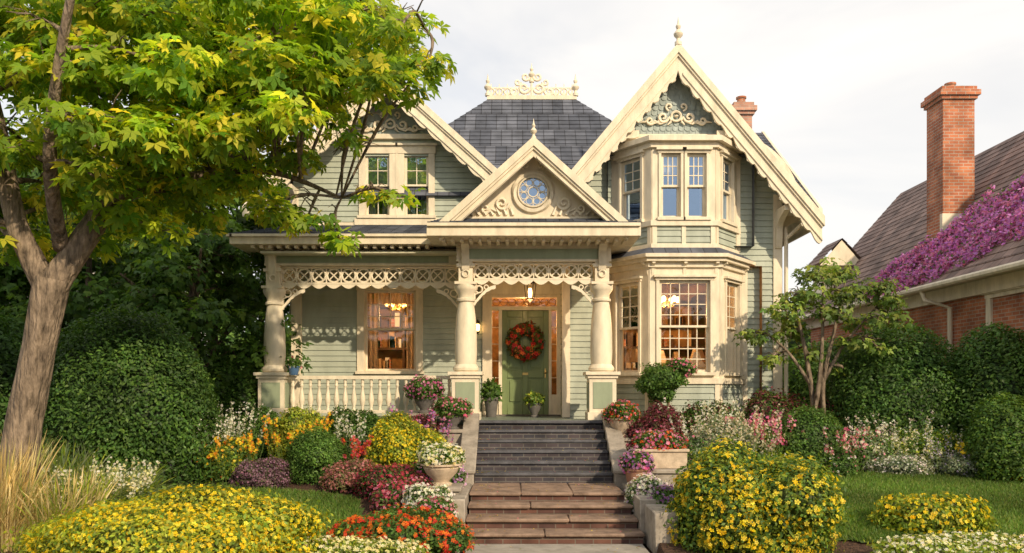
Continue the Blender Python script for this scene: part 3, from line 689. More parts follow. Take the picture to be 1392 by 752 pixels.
column(-.85,14.95); column(1.65,14.95); column(-4.56,15.55)
for x in (-4.5,): wbox(T,x-.1,x+.1,16.85,16.97,1.5,4.45)
def beam(F,a0,a1,z0,z1,th):
    F.box(T,a0,a1,z0,z1,-th/2,th/2)
    F.box(g['green'],a0+.18,a1-.18,z0+.05,z1-.10,th/2-.002,th/2+.008)
    F.box(T,a0,a1,z1-.07,z1-.002,th/2+.001,th/2+.05); F.box(T,a0,a1,z0-.0,z0+.035,th/2+.001,th/2+.03)
FC1=Fr((0,14.95),(1,0)); FC2=Fr((0,15.55),(1,0))
beam(FC1,-1.02,1.82,4.40,4.735,.22); beam(FC2,-4.72,-1.03,4.42,4.735,.22)
for x in (-.85,1.65): beam(Fr((x,16.95),(0,-1)),.0,1.88,4.41,4.73,.2)
beam(Fr((-4.56,16.95),(0,-1)),.0,1.28,4.43,4.73,.2); beam(Fr((1.65,15.07),(0,1)),.0,1.88,4.412,4.729,.205)
dentils(FC1,-1.3,2.1,4.68,4.738,.17,.62,.16,.06); dentils(FC2,-4.9,-1.5,4.68,4.738,.17,.55,.16,.06)
wbox(g['ceil'],-4.7,1.7,15.1,16.95,4.60,4.64)
frieze(FC1,-.70,1.50,3.98,4.395); frieze(FC2,-4.42,-1.0,3.98,4.415)
frieze(Fr((-4.56,16.9),(0,-1)),.05,1.2,3.98,4.43)
corner(FC1,-.72,3.98,.42,.34,1); corner(FC1,1.52,3.98,.42,.34,-1); corner(FC2,-4.43,3.98,.45,.36,1); corner(FC2,-1.0,3.98,.45,.36,-1)
wbox(T,-1.44,2.20,14.18,15.3,4.74,4.79); wbox(T,-1.44,2.20,14.12,14.175,4.74,4.90); wbox(T,-1.48,2.24,14.07,14.18,4.902,4.96)
wbox(T,-1.49,-1.44,14.12,15.2,4.74,4.90); wbox(T,2.20,2.25,14.12,17,4.74,4.90); wbox(T,1.6,2.2,15.301,17,4.74,4.79)
roofp((-1.48,14.1,4.965),(2.24,14.1,4.965),(2.0,14.62,5.14),(-1.24,14.62,5.14),course=.11)
roofp((2.24,14.1,4.965),(2.24,17,4.965),(1.9,17,5.12),(1.9,14.6,5.12),course=.12)
FPd=Fr((0,14.62),(1,0))
T.add([FPd.P(-1.3,0,5.08),FPd.P(2.06,0,5.08),FPd.P(.38,0,6.44)],[(0,1,2)])
FPd.box(T,-1.15,1.91,5.10,5.17,0,.05)
zc=5.62
ring(T,FPd,.38,zc,.34,.05,.02,28); ring(T,FPd,.38,zc,.27,.02,.04,28)
nn=28; g['glassup'].add([FPd.P(.38,.008,zc)]+[FPd.P(.38+.27*math.cos(2*math.pi*i/nn),.008,zc+.27*math.sin(2*math.pi*i/nn)) for i in range(nn)],[(0,i+1,(i+1)%nn+1) for i in range(nn)])
g['roomup'].add([FPd.P(.38,.004,zc)]+[FPd.P(.38+.28*math.cos(2*math.pi*i/nn),.004,zc+.28*math.sin(2*math.pi*i/nn)) for i in range(nn)],[(0,i+1,(i+1)%nn+1) for i in range(nn)])
ring(L,FPd,.38,zc,.09,.012,.02,16)
for k in range(8):
    a=k*math.pi/4; tube(L,[FPd.P(.38+.09*math.cos(a),.02,zc+.09*math.sin(a)),FPd.P(.38+.27*math.cos(a),.02,zc+.27*math.sin(a))],.009,4)
    ring(L,FPd,.38+.18*math.cos(a+math.pi/8),zc+.18*math.sin(a+math.pi/8),.06,.007,.018,10)
for sx in (-1,1):
    spiral(L,FPd,.38+sx*.56,5.42,.13,1.4,.03,.028,sx=sx,ph=math.pi); spiral(L,FPd,.38+sx*.86,5.32,.09,1.3,.03,.024,sx=sx,ph=math.pi,tail=[(.38+sx*.66,5.27)])
    for k in range(7): tube(L,[FPd.P(.38+sx*(.36+.12*k),.03,5.2),FPd.P(.38+sx*(.42+.125*k),.04,5.36-.015*k)],[.035,.006],6)
    spiral(L,FPd,.38+sx*.14,6.08,.07,1.2,.03,.018,sx=sx,ph=-1.2)
wbox(T,-5.15,-1.5,14.98,15.6,4.74,4.79); wbox(T,-5.15,-1.5,14.92,14.978,4.74,4.87); wbox(T,-5.2,-1.5,14.87,14.98,4.872,4.92)
wbox(T,-5.15,-4.5,15.601,17,4.74,4.79); wbox(T,-5.21,-5.152,14.92,17,4.74,4.87); wbox(T,-5.26,-5.15,14.87,17,4.872,4.92)
roofp((-5.22,14.9,4.925),(-.9,14.9,4.925),(-.9,17,5.5),(-4.6,17,5.5)); roofp((-5.22,17.1,4.925),(-5.22,14.9,4.925),(-4.6,17,5.5),(-4.6,17.1,5.5))
FM.box(T,-4.6,-.6,5.48,5.56,0,.04)
wbox(T,-4.29,-1.12,15.49,15.61,2.25,2.32); wbox(T,-4.29,-1.12,15.50,15.60,1.6,1.66)
nb=19
for i in range(nb): baluster((-4.29+3.17*(i+.5)/nb,15.55),1.66,2.25)
tube(g['metal'],[(.35,15.7,4.6),(.35,15.7,4.18)],.01,6); lathe(g['metal'],(.35,15.7,4.1),[(.12,0),(.09,.04),(.03,.09),(.01,.12)],8); lathe(g['metal'],(.35,15.7,3.8),[(.01,-.05),(.05,-.01),(.08,0),(.08,.02)],8)
lathe(g['bulb'],(.35,15.7,3.84),[(.03,0),(.045,.08),(.03,.18)],10)
for k in range(6): a=k*math.pi/3; tube(g['metal'],[(.35+.08*math.cos(a),15.7+.08*math.sin(a),3.82),(.35+.115*math.cos(a),15.7+.115*math.sin(a),4.1)],.008,4)
names=dict(trim='painted_trim',turned='turned_columns_and_finials',siding='clapboard_siding',scale='fish_scale_shingles',green='green_panels',slate='slate_roof',soffit='roof_soffits',glass='window_glass',glassup='upper_window_glass',curtain='curtains',cwarm='warm_curtains',room='lower_rooms',roomup='upper_rooms',wood='interior_shelves',lace='gingerbread_fretwork',found='stone_foundation',floor='porch_floor',ceil='porch_ceiling',brick='brick_chimney',pink='rear_chimney',door='front_door',metal='lanterns',brass='brass_fittings',bulb='lamp_globes',lead='transom_leading')
mk=dict(turned='trim',soffit='trim',lead='metal')
M['lace']=paint('fretwork_paint',(.82,.73,.57),.5,.1)
for k,bd in g.items():
    if not bd.v: continue
    bd.obj(names[k],M[mk.get(k,k)],H,bevel=.006 if k in('trim','door') else 0,recalc=k not in('siding','slate','scale'))
def plight(name,loc,p,col=(1,.56,.22),r=.1):
    l=bpy.data.lights.new(name,'POINT'); l.energy=p; l.color=col; l.shadow_soft_size=r; o=bpy.data.objects.new(name,l); o.location=loc; sc.collection.objects.link(o); o.parent=H
plight('chandelier_lamp',(-2.55,17.9,3.7),110); plight('parlour_lamp',(3.3,17.2,3.7),130); plight('hall_lamp',(.26,18,3.6),80); plight('porch_lantern_lamp',(.35,15.7,3.72),16)
# wreath
f=Fol(); n=2200
a=rng.uniform(0,2*math.pi,n); bb=rng.uniform(0,2*math.pi,n); R=.27; r=.10*rng.uniform(.4,1.25,n)
P=np.stack([.28+(R+r*np.cos(bb))*np.cos(a),16.93-.04-r*np.sin(bb)*.8,3.06+(R+r*np.cos(bb))*np.sin(a)],1)
nd=np.stack([np.cos(bb)*np.cos(a),-np.abs(np.sin(bb))-.2,np.cos(bb)*np.sin(a)],1)
ok=P[:,1]<16.94; P=P[ok];nd=nd[ok];n=len(P)
cols=pick([(.09,.12,.03),(.13,.18,.04),(.22,.05,.02),(.08,.10,.02)],n,.2)
f.inst(LEAF,P,nd+rng.normal(size=(n,3))*.5,.085*rng.uniform(.6,1.3,n),cols)
m=rng.uniform(size=n)<.10; f.inst(FLW,P[m]-[0,.03,0],nd[m]+rng.normal(size=(m.sum(),3))*.3+[0,-.8,0],.04*rng.uniform(.7,1.4,m.sum()),pick([(.7,.04,.03),(.55,.03,.03),(.8,.22,.05)],m.sum(),.15),(.4,.02,.02)); f.obj('door_wreath')

# ------------------------------------------------------------ STAIRS
S=empty('stone_stairs')
tr=Bd();ri=Bd();bt=Bd();br_=Bd();ck=Bd()
sx0,sx1=-.61,1.64
for i in range(6):
    y=14.66-i*.3; zt=1.5-.16*(i+1)
    if i<5: wbox(tr,sx0,sx1,y-.33,y-.002,zt-.05,zt)
    wbox(ri,sx0+.005,sx1-.005,y,y+.28,zt-.35,zt+.108)
wbox(tr,sx0-.1,sx1+.1,14.60,14.678,1.44,1.498)
for i in range(3): wbox(bt,sx0-.02+ i*.765,sx0-.02+i*.765+.76,11.88,13.155,.49,.54)
wbox(br_,sx0,sx1+.05,11.93,13.1,0,.488)
for i in range(3):
    y=11.93-i*.4; zt=.54-.13*(i+1)
    xa,xb=sx0-.02-.01*i,sx1+.08+.02*i; xm=xa+(xb-xa)*(.38,.6,.45)[i]
    wbox(bt,xa,xm-.004,y-.45,y-.002,zt-.05,zt); wbox(bt,xm+.004,xb,y-.445,y-.002,zt-.05,zt-.003)
    wbox(br_,sx0-.01*i,sx1+.06+.02*i,y-.39,y-.004,-.05,zt-.055)
for x0,x1 in ((-.84,-.615),(1.65,1.88)):
    ck.add([(x0,14.64,.2),(x1,14.64,.2),(x1,12.95,.2),(x0,12.95,.2),(x0,14.64,1.56),(x1,14.64,1.56),(x1,12.95,.70),(x0,12.95,.70)],BOXF)
    ck.add([(x0-.03,14.645,1.565),(x1+.03,14.645,1.565),(x1+.03,12.92,.70),(x0-.03,12.92,.70),(x0-.03,14.645,1.63),(x1+.03,14.645,1.63),(x1+.03,12.92,.765),(x0-.03,12.92,.765)],BOXF)
wbox(ck,-.92,-.64,11.0,12.9,-.05,.56); wbox(ck,1.74,2.02,11.0,12.9,-.05,.56)
wbox(ck,-.95,-.67,10.2,10.99,-.05,.22); wbox(ck,1.80,2.1,10.2,10.99,-.05,.50)
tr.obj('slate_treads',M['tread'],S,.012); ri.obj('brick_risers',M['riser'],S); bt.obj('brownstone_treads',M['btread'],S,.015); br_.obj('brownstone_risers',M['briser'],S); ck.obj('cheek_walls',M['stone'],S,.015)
# fallen petals and leaves on stairs and path
f=Fol(); P=[]
for i in range(420):
    x=random.uniform(-.58,1.62); x=x if random.random()<.4 else (random.uniform(-.58,-.2) if random.random()<.5 else random.uniform(1.2,1.62)); s_=random.random()
    if s_<.4:
        k=random.randint(0,4); P.append((x,14.66-k*.3-random.uniform(.03,.3),1.5-.16*(k+1)+.006))
    elif s_<.6: P.append((x,random.uniform(11.95,13.1),.546))
    elif s_<.8:
        k=random.randint(0,2); P.append((x,11.93-k*.4-random.uniform(.03,.4),.54-.13*(k+1)+.006))
    else: P.append((x,random.uniform(8.8,10.6),.027))
P=np.array(P); n=len(P); f.inst(LEAF,P,rng.normal(size=(n,3))*.15+[0,0,1],rng.uniform(.02,.05,n),pick([(.5,.3,.06),(.3,.2,.05),(.7,.55,.1),(.7,.2,.3),(.2,.22,.05)],n,.2)); f.obj('fallen_petals')

# ------------------------------------------------------------ LAWNS
def inpoly(px,py,poly):
    c=np.zeros(len(px),bool); n=len(poly)
    for i in range(n):
        x1,y1=poly[i];x2,y2=poly[(i+1)%n]
        m=((y1>py)!=(y2>py))&(px<(x2-x1)*(py-y1)/(y2-y1+1e-9)+x1); c^=m
    return c
def crv(poly):
    P,_=smooth_path([(p[0],p[1],0) for p in poly]+[(poly[0][0],poly[0][1],0)],[1]*(len(poly)+1),6); return [(p.x,p.y) for p in P[:-1]]
hv=np.vectorize(h)
def hh(x,y): return hv(x,y)+.02*np.sin(x*2.1+y)+.015*np.sin(y*3.3-x)
def lawn(poly,n):
    poly=crv(poly); X=[p[0] for p in poly];Y=[p[1] for p in poly]; b=Bd(); st=.12
    nxx=int((max(X)-min(X))/st)+1; nyy=int((max(Y)-min(Y))/st)+1
    for i in range(nxx):
        for j in range(nyy):
            x=min(X)+i*st;y=min(Y)+j*st
            if inpoly(np.array([x+st/2]),np.array([y+st/2]),poly)[0]:
                b.add([(a,c,float(hh(a,c))+.03) for a,c in ((x,y),(x+st,y),(x+st,y+st),(x,y+st))],[(0,1,2,3)])
    f=Fol(); px=rng.uniform(min(X),max(X),n);py=rng.uniform(min(Y),max(Y),n); m=inpoly(px,py,poly); px=px[m];py=py[m];k=len(px)
    P=np.stack([px,py,hh(px,py)+.02],1)
    up=np.stack([rng.normal(size=k)*.4,rng.normal(size=k)*.4,np.ones(k)],1)
    patch=.9+.3*np.sin(px*1.7+py*2.3)*np.sin(px*.9-py*1.3)
    f.inst(BLADE,P,up,.06*rng.uniform(.6,1.4,k),pick([(.12,.23,.035),(.16,.27,.045),(.09,.18,.03),(.22,.27,.07)],k,.25)*patch[:,None],wid=1)
    f.obj('lawn',extra=(b,M['lawn']))
lawn([(-9.5,9.9),(-6,10.0),(-3.6,10.1),(-2.3,10.6),(-2.2,11.7),(-2.9,12.3),(-4.3,12.6),(-6,12.5),(-9.5,12.3)],110000)
lawn([(3.8,10.7),(4.6,10.2),(7,10.1),(10,10.2),(10.2,13.1),(8.2,13.3),(6.3,13.5),(4.9,13.3),(4.1,12.2)],120000)

# ------------------------------------------------------------ TREES
def tree(name,limbs,clumps,leafc,ls,per,T=FAN,twig=.02,droop=.3,shellflat=.6,mat='fol',rough=0):
    f=Fol(); bk=Bd(); nodes=[]
    for pts,rad in limbs:
        P,Rr=smooth_path(pts,rad,8); tube(bk,P,Rr,16 if rough else 10,rough); nodes+= [(p,r_) for p,r_ in zip(P,Rr)][3:]
    for (x,y,z,r) in clumps:
        c=Vector((x,y,z)); best=min(nodes,key=lambda q:(q[0]-c).length+ (0 if q[0].z<z+.3 else .8)); p=best[0]
        mid=(p+c)/2+Vector((random.uniform(-.1,.1),random.uniform(-.1,.1),.12*(c-p).length))
        P,Rr=smooth_path([p,mid,c],[min(best[1]*.6,.04+.015*(c-p).length),.024,.01],4); tube(bk,P,Rr,6)
        for k in range(5):
            d=Vector((random.gauss(0,1),random.gauss(0,1),random.gauss(0,.5))).normalized()*r*.8; s=P[random.randint(3,len(P)-1)]
            tube(bk,[s,s+d*.5+Vector((0,0,.05)),s+d],[.012,.009,.004],4)
        n=int(per*r*r*r**.3)
        d=nrmz(rng.normal(size=(n,3))); rad=rng.uniform(0,1,n)**.45
        lum=lumpf(d,rng.uniform(0,60),.28)
        P=np.array([x,y,z])+d*(rad*lum*r)[:,None]*np.array([1.1,1.0,shellflat])
        nr=d*.5+rng.normal(size=(n,3))*.45+[.1,-.3,.7]
        tg=np.stack([d[:,0]+rng.normal(size=n)*.5,d[:,1]+rng.normal(size=n)*.5,-droop-rng.uniform(0,.6,n)],1)
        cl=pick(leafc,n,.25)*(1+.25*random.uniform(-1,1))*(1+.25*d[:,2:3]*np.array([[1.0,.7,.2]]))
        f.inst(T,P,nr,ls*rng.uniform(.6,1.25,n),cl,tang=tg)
    return f.obj(name,extra=(bk,M['bark']),mat=mat)
MP=[(.25,.40,.035),(.34,.48,.035),(.18,.32,.03),(.48,.55,.04),(.13,.25,.025),(.68,.62,.06),(.30,.44,.035)]
limbs=[([(-6.62,10.6,-.1),(-6.5,10.6,.5),(-6.38,10.6,1.6),(-6.2,10.6,2.6),(-6.02,10.6,3.5)],[.38,.26,.22,.2,.22]),
 ([(-6.08,10.6,3.35),(-6.42,10.5,4.2),(-6.6,10.4,5.4),(-6.9,10.2,7.2)],[.17,.13,.10,.05]),
 ([(-6.02,10.6,3.4),(-5.55,10.7,4.2),(-5.1,10.8,5.0),(-4.65,11,6.0),(-4.3,11,7.6)],[.19,.15,.13,.1,.05]),
 ([(-5.35,10.75,4.6),(-4.5,11.1,4.95),(-3.4,11.3,5.1),(-2.4,11.4,4.75)],[.09,.07,.045,.02]),
 ([(-4.7,11,5.9),(-3.6,11,6.7),(-2.2,11,7.2),(-1.2,11,7.0)],[.09,.07,.05,.02]),
 ([(-5.9,10.6,3.9),(-5.6,9.8,4.8),(-5.2,9.3,5.8),(-4.8,9.0,7.0)],[.1,.08,.06,.03]),
 ([(-6.1,10.6,3.6),(-6.9,10.9,4.3),(-7.8,11.1,5.0)],[.1,.07,.03])]
cl=[]
base=[(-6.8,7.1,.7),(-5.9,7.3,.8),(-4.9,7.2,.8),(-3.9,7.3,.8),(-3.0,7.2,.75),(-2.2,7.15,.65),(-1.55,7.0,.5),(-1.15,6.45,.35),
(-6.4,6.3,.6),(-5.5,6.35,.75),(-4.5,6.35,.8),(-3.5,6.4,.75),(-2.6,6.45,.65),(-1.85,6.35,.5),(-1.4,6.2,.35),
(-6.6,5.4,.55),(-5.8,5.5,.6),(-4.9,5.5,.7),(-4.0,5.6,.65),(-3.2,5.8,.55),(-2.5,5.85,.38),(-2.2,5.5,.28),
(-6.8,4.6,.55),(-6.0,4.7,.5),(-5.3,4.45,.5),(-4.5,4.85,.55),(-3.7,4.95,.45),(-3.3,4.5,.36),(-2.8,4.35,.38),(-2.35,4.1,.32),(-5.8,4.05,.38),(-6.6,4.0,.4),(-4.8,4.2,.38),(-4.2,4.4,.35),
(-2.0,4.7,.22),(-1.45,4.68,.2),(-1.7,4.72,.18),(-7.6,5.4,.7),(-7.9,6.6,.8),(-7.5,4.5,.6),(-5.1,5.0,.45),(-3.9,6.0,.5),(-6.1,6.9,.6)]
for (x,z,r) in base:
    y=10.9+random.uniform(-.5,.5)+(.3 if z<5 else 0); cl.append((x*y/11,y,2.05+(z-2.05)*y/11,r))
    if r>.42:
        cl.append((x*1.0+random.uniform(-.3,.3),y+random.uniform(.9,1.4),z+.2+random.uniform(-.2,.3),r*.9))
        if z>5.2: cl.append((x*.88+random.uniform(-.2,.2),9.6+random.uniform(-.3,.3),2.05+(z-2.05)*.87+random.uniform(-.1,.1),r*.72))
for x in (-6.5,-5.2,-4,-2.8): cl.append((x,11,8.3,.8))
for (x,y,z,r) in ((-6.6,9.9,6.6,.5),(-6.9,10.0,5.2,.5),(-6.3,9.6,7.0,.55),(-5.0,9.7,4.6,.4),(-3.0,11.2,5.3,.4),(-7.0,10.2,4.0,.45)): cl.append((x,y,z,r))
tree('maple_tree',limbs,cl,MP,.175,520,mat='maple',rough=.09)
def simpletree(name,x,y,ht,cz,rx,rz,leafc,ls,nc,per,trunk=.12):
    zb=h(x,y); li=[([(x,y,zb-.1),(x+.05,y,zb+ht*.3),(x-.05,y,zb+ht*.55),(x,y,zb+ht*.85)],[trunk*1.3,trunk,trunk*.7,trunk*.3])]
    for k in range(5):
        a=k*1.3+x; li.append(([(x,y,zb+ht*(.2+.08*k)),(x+.4*rx*math.cos(a),y+.4*rx*math.sin(a),zb+ht*(.4+.08*k)),(x+.8*rx*math.cos(a),y+.8*rx*math.sin(a),zb+ht*(.5+.09*k))],[trunk*.5,trunk*.35,trunk*.15]))
    c=[]
    for i in range(nc):
        d=nrmz(rng.normal(size=(1,3)))[0]*rng.uniform(.35,1)**.6; c.append((x+d[0]*rx,y+d[1]*rx*.8,cz+d[2]*rz,random.uniform(.22,.42)*min(rx,rz)))
    return tree(name,li,c,leafc,ls,per,T=FAN3)
DK=[(.06,.13,.025),(.09,.18,.03),(.12,.22,.035)]
simpletree('shade_tree',-6.3,16.0,4.5,3.4,1.7,2.1,DK,.15,44,720)
simpletree('shade_tree',-8.6,16.5,5,4.2,1.9,2.3,DK,.17,36,600)
simpletree('shade_tree',-11.0,17.0,6.5,5.2,2.2,2.9,DK,.2,40,520)
simpletree('shade_tree',-7.6,20.5,7.5,6.0,2.4,2.8,[(.12,.22,.035),(.18,.30,.045),(.09,.17,.03)],.2,40,520)
x0,y0=5.55,14.7; zb=h(x0,y0)
li=[([(x0,y0,zb-.05),(x0-.03,y0,zb+.6),(x0-.1,y0,zb+1.3),(x0-.25,y0,zb+2.2),(x0-.45,y0,zb+3.0)],[.08,.06,.05,.035,.02]),
([(x0+.05,y0,zb-.05),(x0+.12,y0+.05,zb+.7),(x0+.1,y0,zb+1.5),(x0+.3,y0,zb+2.4),(x0+.5,y0,zb+3.3)],[.07,.055,.045,.03,.015]),
([(x0-.05,y0,zb-.05),(x0-.16,y0-.1,zb+.6),(x0-.02,y0-.1,zb+1.4),(x0+.05,y0-.1,zb+2.3),(x0+.1,y0,zb+3.4)],[.06,.05,.04,.03,.015]),
([(x0+.1,y0,zb+1.5),(x0+.5,y0,zb+2.2),(x0+1.1,y0,zb+2.9)],[.035,.028,.012]),([(x0-.1,y0,zb+1.4),(x0-.5,y0,zb+2.0),(x0-.95,y0,zb+2.4)],[.035,.025,.012])]
c=[]
for (dx_,dz,r) in ((-1.0,2.35,.3),(-.7,2.75,.33),(-.9,1.9,.22),(-.35,3.0,.35),(-.4,2.4,.28),(0,3.4,.36),(.1,2.8,.3),(.45,3.55,.34),(.5,3.05,.34),(.9,3.2,.33),(1.2,2.95,.3),(1.3,2.6,.24),(.9,2.6,.3),(.55,2.2,.24),(-.1,2.0,.2),(1.0,2.1,.2),(.3,1.8,.17)):
    c.append((x0+dx_,y0+random.uniform(-.35,.35),zb+dz,r))
    c.append((x0+dx_+random.uniform(-.2,.2),y0+random.uniform(-.6,.6),zb+dz+random.uniform(-.15,.15),r*.8))
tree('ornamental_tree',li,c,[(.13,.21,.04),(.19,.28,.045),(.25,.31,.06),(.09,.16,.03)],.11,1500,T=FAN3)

# ------------------------------------------------------------ SHRUBS / FLOWERS
FL=lambda cols,cc,n,s:[(cols,cc,n,s)]
shrub('rounded_hedge',-6.25,13.1,1.45,2.7,GD+G1,.07,ry=1.1,lump=.08,dens=2.4,shell=.16,spiky=.05)
shrub('rounded_hedge',7.17,15.2,1.30,2.45,G1+GD,.07,ry=1.1,lump=.06,dens=2.4,shell=.16,spiky=.05)
shrub('rounded_hedge',8.75,14.6,.95,2.5,G1,.075,lump=.08,dens=2.4,spiky=.05)
shrub('rounded_hedge',8.15,13.35,.62,1.35,G1+GY[2:],.06,lump=.08,dens=2.2,spiky=.06)
shrub('boxwood_shrub',-5.55,15.9,.75,2.0,G1,.07,lump=.14,loose=6,spiky=.1)
shrub('yellow_flower_bush',-3.8,9.0,1.85,.95,GY+[(.42,.44,.05)],.06,FL(YL,(.85,.6,.02),9000,.044),ry=.85,lump=.1,zb=-.02,spiky=.2,loose=10)
shrub('yellow_flower_bush',3.05,10.3,1.14,1.42,GY+G1,.06,FL(YL,(.7,.38,.02),5600,.058),ry=.9,lump=.1,zb=0,spiky=.14,fclump=.6,loose=9)
shrub('yellow_flower_bush',-1.82,13.3,.68,1.15,GY+[(.5,.48,.05)],.05,FL(YL,(.75,.55,.05),2200,.04),lump=.1,loose=6,fclump=.1)
shrub('yellow_flower_bush',5.55,10.7,.82,.5,GY,.06,FL(YL,(.7,.4,.02),1000,.055),ry=.4,lump=.12,loose=5,fclump=.4,spiky=.1)
shrub('white_flower_bush',-5.5,13.7,.5,.95,GS,.05,FL(WH,(.7,.6,.2),900,.045),lump=.15,spiky=.25,loose=5)
shrub('orange_flower_bush',-4.72,13.4,.5,.75,G1+GY,.05,FL(OR+YL,(.6,.3,.02),450,.045),lump=.14,spiky=.2,loose=5)
shrub('boxwood_shrub',-4.6,14.7,.55,1.1,G1,.05,lump=.1,loose=4)
shrub('golden_shrub',-3.66,14.0,.52,1.12,GY+[(.4,.42,.06)],.05,lump=.12,spiky=.12,loose=6)
shrub('boxwood_shrub',-3.17,13.2,.56,.95,G1+[(.13,.24,.045)],.045,lump=.08,spiky=.08,loose=4)
shrub('heather_shrub',-3.98,12.85,.48,.48,[(.16,.08,.12),(.23,.14,.18),(.11,.11,.06)],.04,FL([(.48,.24,.37)],(.3,.1,.2),450,.025),lump=.12,spiky=.15,loose=4)
shrub('boxwood_shrub',-2.85,14.6,.78,1.2,G1,.05,ry=.5,lump=.1,loose=5)
shrub('boxwood_shrub',-5.8,15.2,.7,1.1,GD,.06,lump=.1,loose=4)
shrub('sedum_plant',-2.5,12.65,.5,.5,[(.3,.13,.1),(.15,.16,.06)],.045,FL([(.55,.18,.22),(.65,.3,.28)],(.45,.1,.1),900,.035),lump=.12,loose=5)
shrub('crimson_flower_bush',-1.85,12.3,.58,.5,BU+G1,.045,FL(CR,(.55,.2,.1),1000,.045),lump=.12,loose=5,spiky=.1)
shrub('crimson_flower_bush',-1.55,11.5,.5,.5,BU+G1,.045,FL(CR+PK,(.5,.2,.1),800,.045),lump=.12,loose=5,spiky=.1)
shrub('red_flower_bush',-1.38,9.95,.82,.68,G1,.05,FL(RD+[(.82,.25,.03)],(.7,.3,.03),2300,.058),ry=.6,lump=.1,zb=0,fclump=.1,loose=6,spiky=.12)
shrub('white_flower_bush',-1.12,10.95,.42,.55,GS+G1,.04,FL(WH,(.7,.6,.2),950,.045),lump=.1,loose=4)
shrub('pale_yellow_flower_bush',-1.75,9.0,.85,.42,GY,.045,FL(CRM,(.8,.7,.2),1700,.042),ry=.5,lump=.1,loose=6,spiky=.1)
shrub('lavender_plant',-5.75,13.0,.5,.35,GS,.045,FL([(.4,.3,.56)],(.3,.1,.4),260,.03),ry=.35,lump=.15,spiky=.2,loose=4)
shrub('orange_flower_bush',-1.12,13.2,.36,.66,G1,.045,FL(OR,(.6,.3,.02),620,.05),lump=.12,loose=4)
shrub('pink_flower_bush',-1.25,12.55,.32,.6,G1,.045,FL(MG,(.7,.5,.1),420,.045),lump=.12,loose=4)
shrub('burgundy_shrub',-1.55,14.4,.45,1.1,BU,.055,FL(PK,(.6,.3,.1),160,.05),lump=.15,loose=4)
shrub('burgundy_shrub',2.56,14.3,.56,1.25,BU,.055,FL([(.5,.08,.2)],(.5,.2,.1),300,.04),lump=.14,spiky=.12,loose=6)
shrub('white_flower_bush',3.62,13.8,.56,1.0,GS,.055,FL([(.8,.72,.58),(.7,.6,.48)],(.6,.5,.25),900,.045),lump=.16,spiky=.3,loose=6)
shrub('boxwood_shrub',5.1,14.0,.66,1.05,G1,.05,lump=.07,ry=.5,spiky=.06)
shrub('burgundy_shrub',4.95,15.1,.8,1.4,BU+G1,.06,ry=.4,lump=.18,spiky=.2,loose=6)
shrub('hydrangea_shrub',3.6,14.8,.75,1.2,G1+BU[:1],.06,ry=.35,lump=.14,spiky=.1,loose=6)
shrub('mixed_shrub',2.95,13.4,.42,.7,GS+G1,.05,FL(PK,(.6,.3,.1),100,.04),lump=.15,spiky=.2,loose=4)
shrub('mixed_shrub',4.4,14.2,.5,.85,G1+GY,.05,lump=.15,spiky=.2,loose=4)
shrub('mixed_shrub',4.35,13.4,.45,.45,GY+G1,.05,FL(WH,(.6,.5,.2),160,.04),lump=.15,spiky=.2,loose=4)
shrub('mixed_shrub',6.1,14.1,.5,.75,GS+G1,.055,FL(WH+PK,(.6,.5,.2),200,.04),lump=.15,spiky=.25,loose=5)
shrub('alyssum_plant',6.55,13.6,.62,.36,GS,.04,FL(WH+[(.65,.55,.65)],(.6,.6,.3),1000,.03),ry=.3,lump=.1,loose=5)
shrub('lavender_plant',7.6,13.6,.6,.42,GS,.05,FL([(.46,.38,.6)],(.3,.2,.4),300,.03),ry=.35,lump=.15,spiky=.2,loose=5)
shrub('yellow_groundcover',8.4,13.25,.5,.28,GY,.045,FL(YL,(.7,.5,.05),350,.035),ry=.3,lump=.12,loose=4)
shrub('pink_flower_bush',5.5,13.55,.3,.48,G1,.045,FL(PK+WH,(.6,.5,.2),180,.04),lump=.15,spiky=.3,loose=3)
shrub('fern_shrub',7.1,14.0,.7,.8,G1+GY,.06,ry=.4,lump=.2,spiky=.3,loose=5)
shrub('barberry_shrub',5.95,15.3,.5,1.25,BU+G1,.055,lump=.2,spiky=.2,loose=5)
shrub('cream_flower_bush',5.35,9.4,1.3,.36,GY,.05,FL(CRM+WH,(.8,.7,.2),2300,.042),ry=.5,lump=.12,zb=0,loose=7,spiky=.1)
shrub('white_flower_bush',1.98,11.75,.34,.58,GS+G1,.04,FL(WH+[(.7,.5,.75)],(.6,.6,.3),850,.044),zb=.3,lump=.12,loose=4)
shrub('purple_flower_bush',2.2,11.2,.34,.58,G1,.045,FL(PU,(.6,.5,.1),520,.045),zb=.2,lump=.12,loose=4)
shrub('purple_flower_bush',-.98,12.4,.30,.5,G1,.04,FL([(.6,.28,.7),(.75,.45,.8)],(.7,.5,.3),520,.042),zb=.55,lump=.12,loose=4)
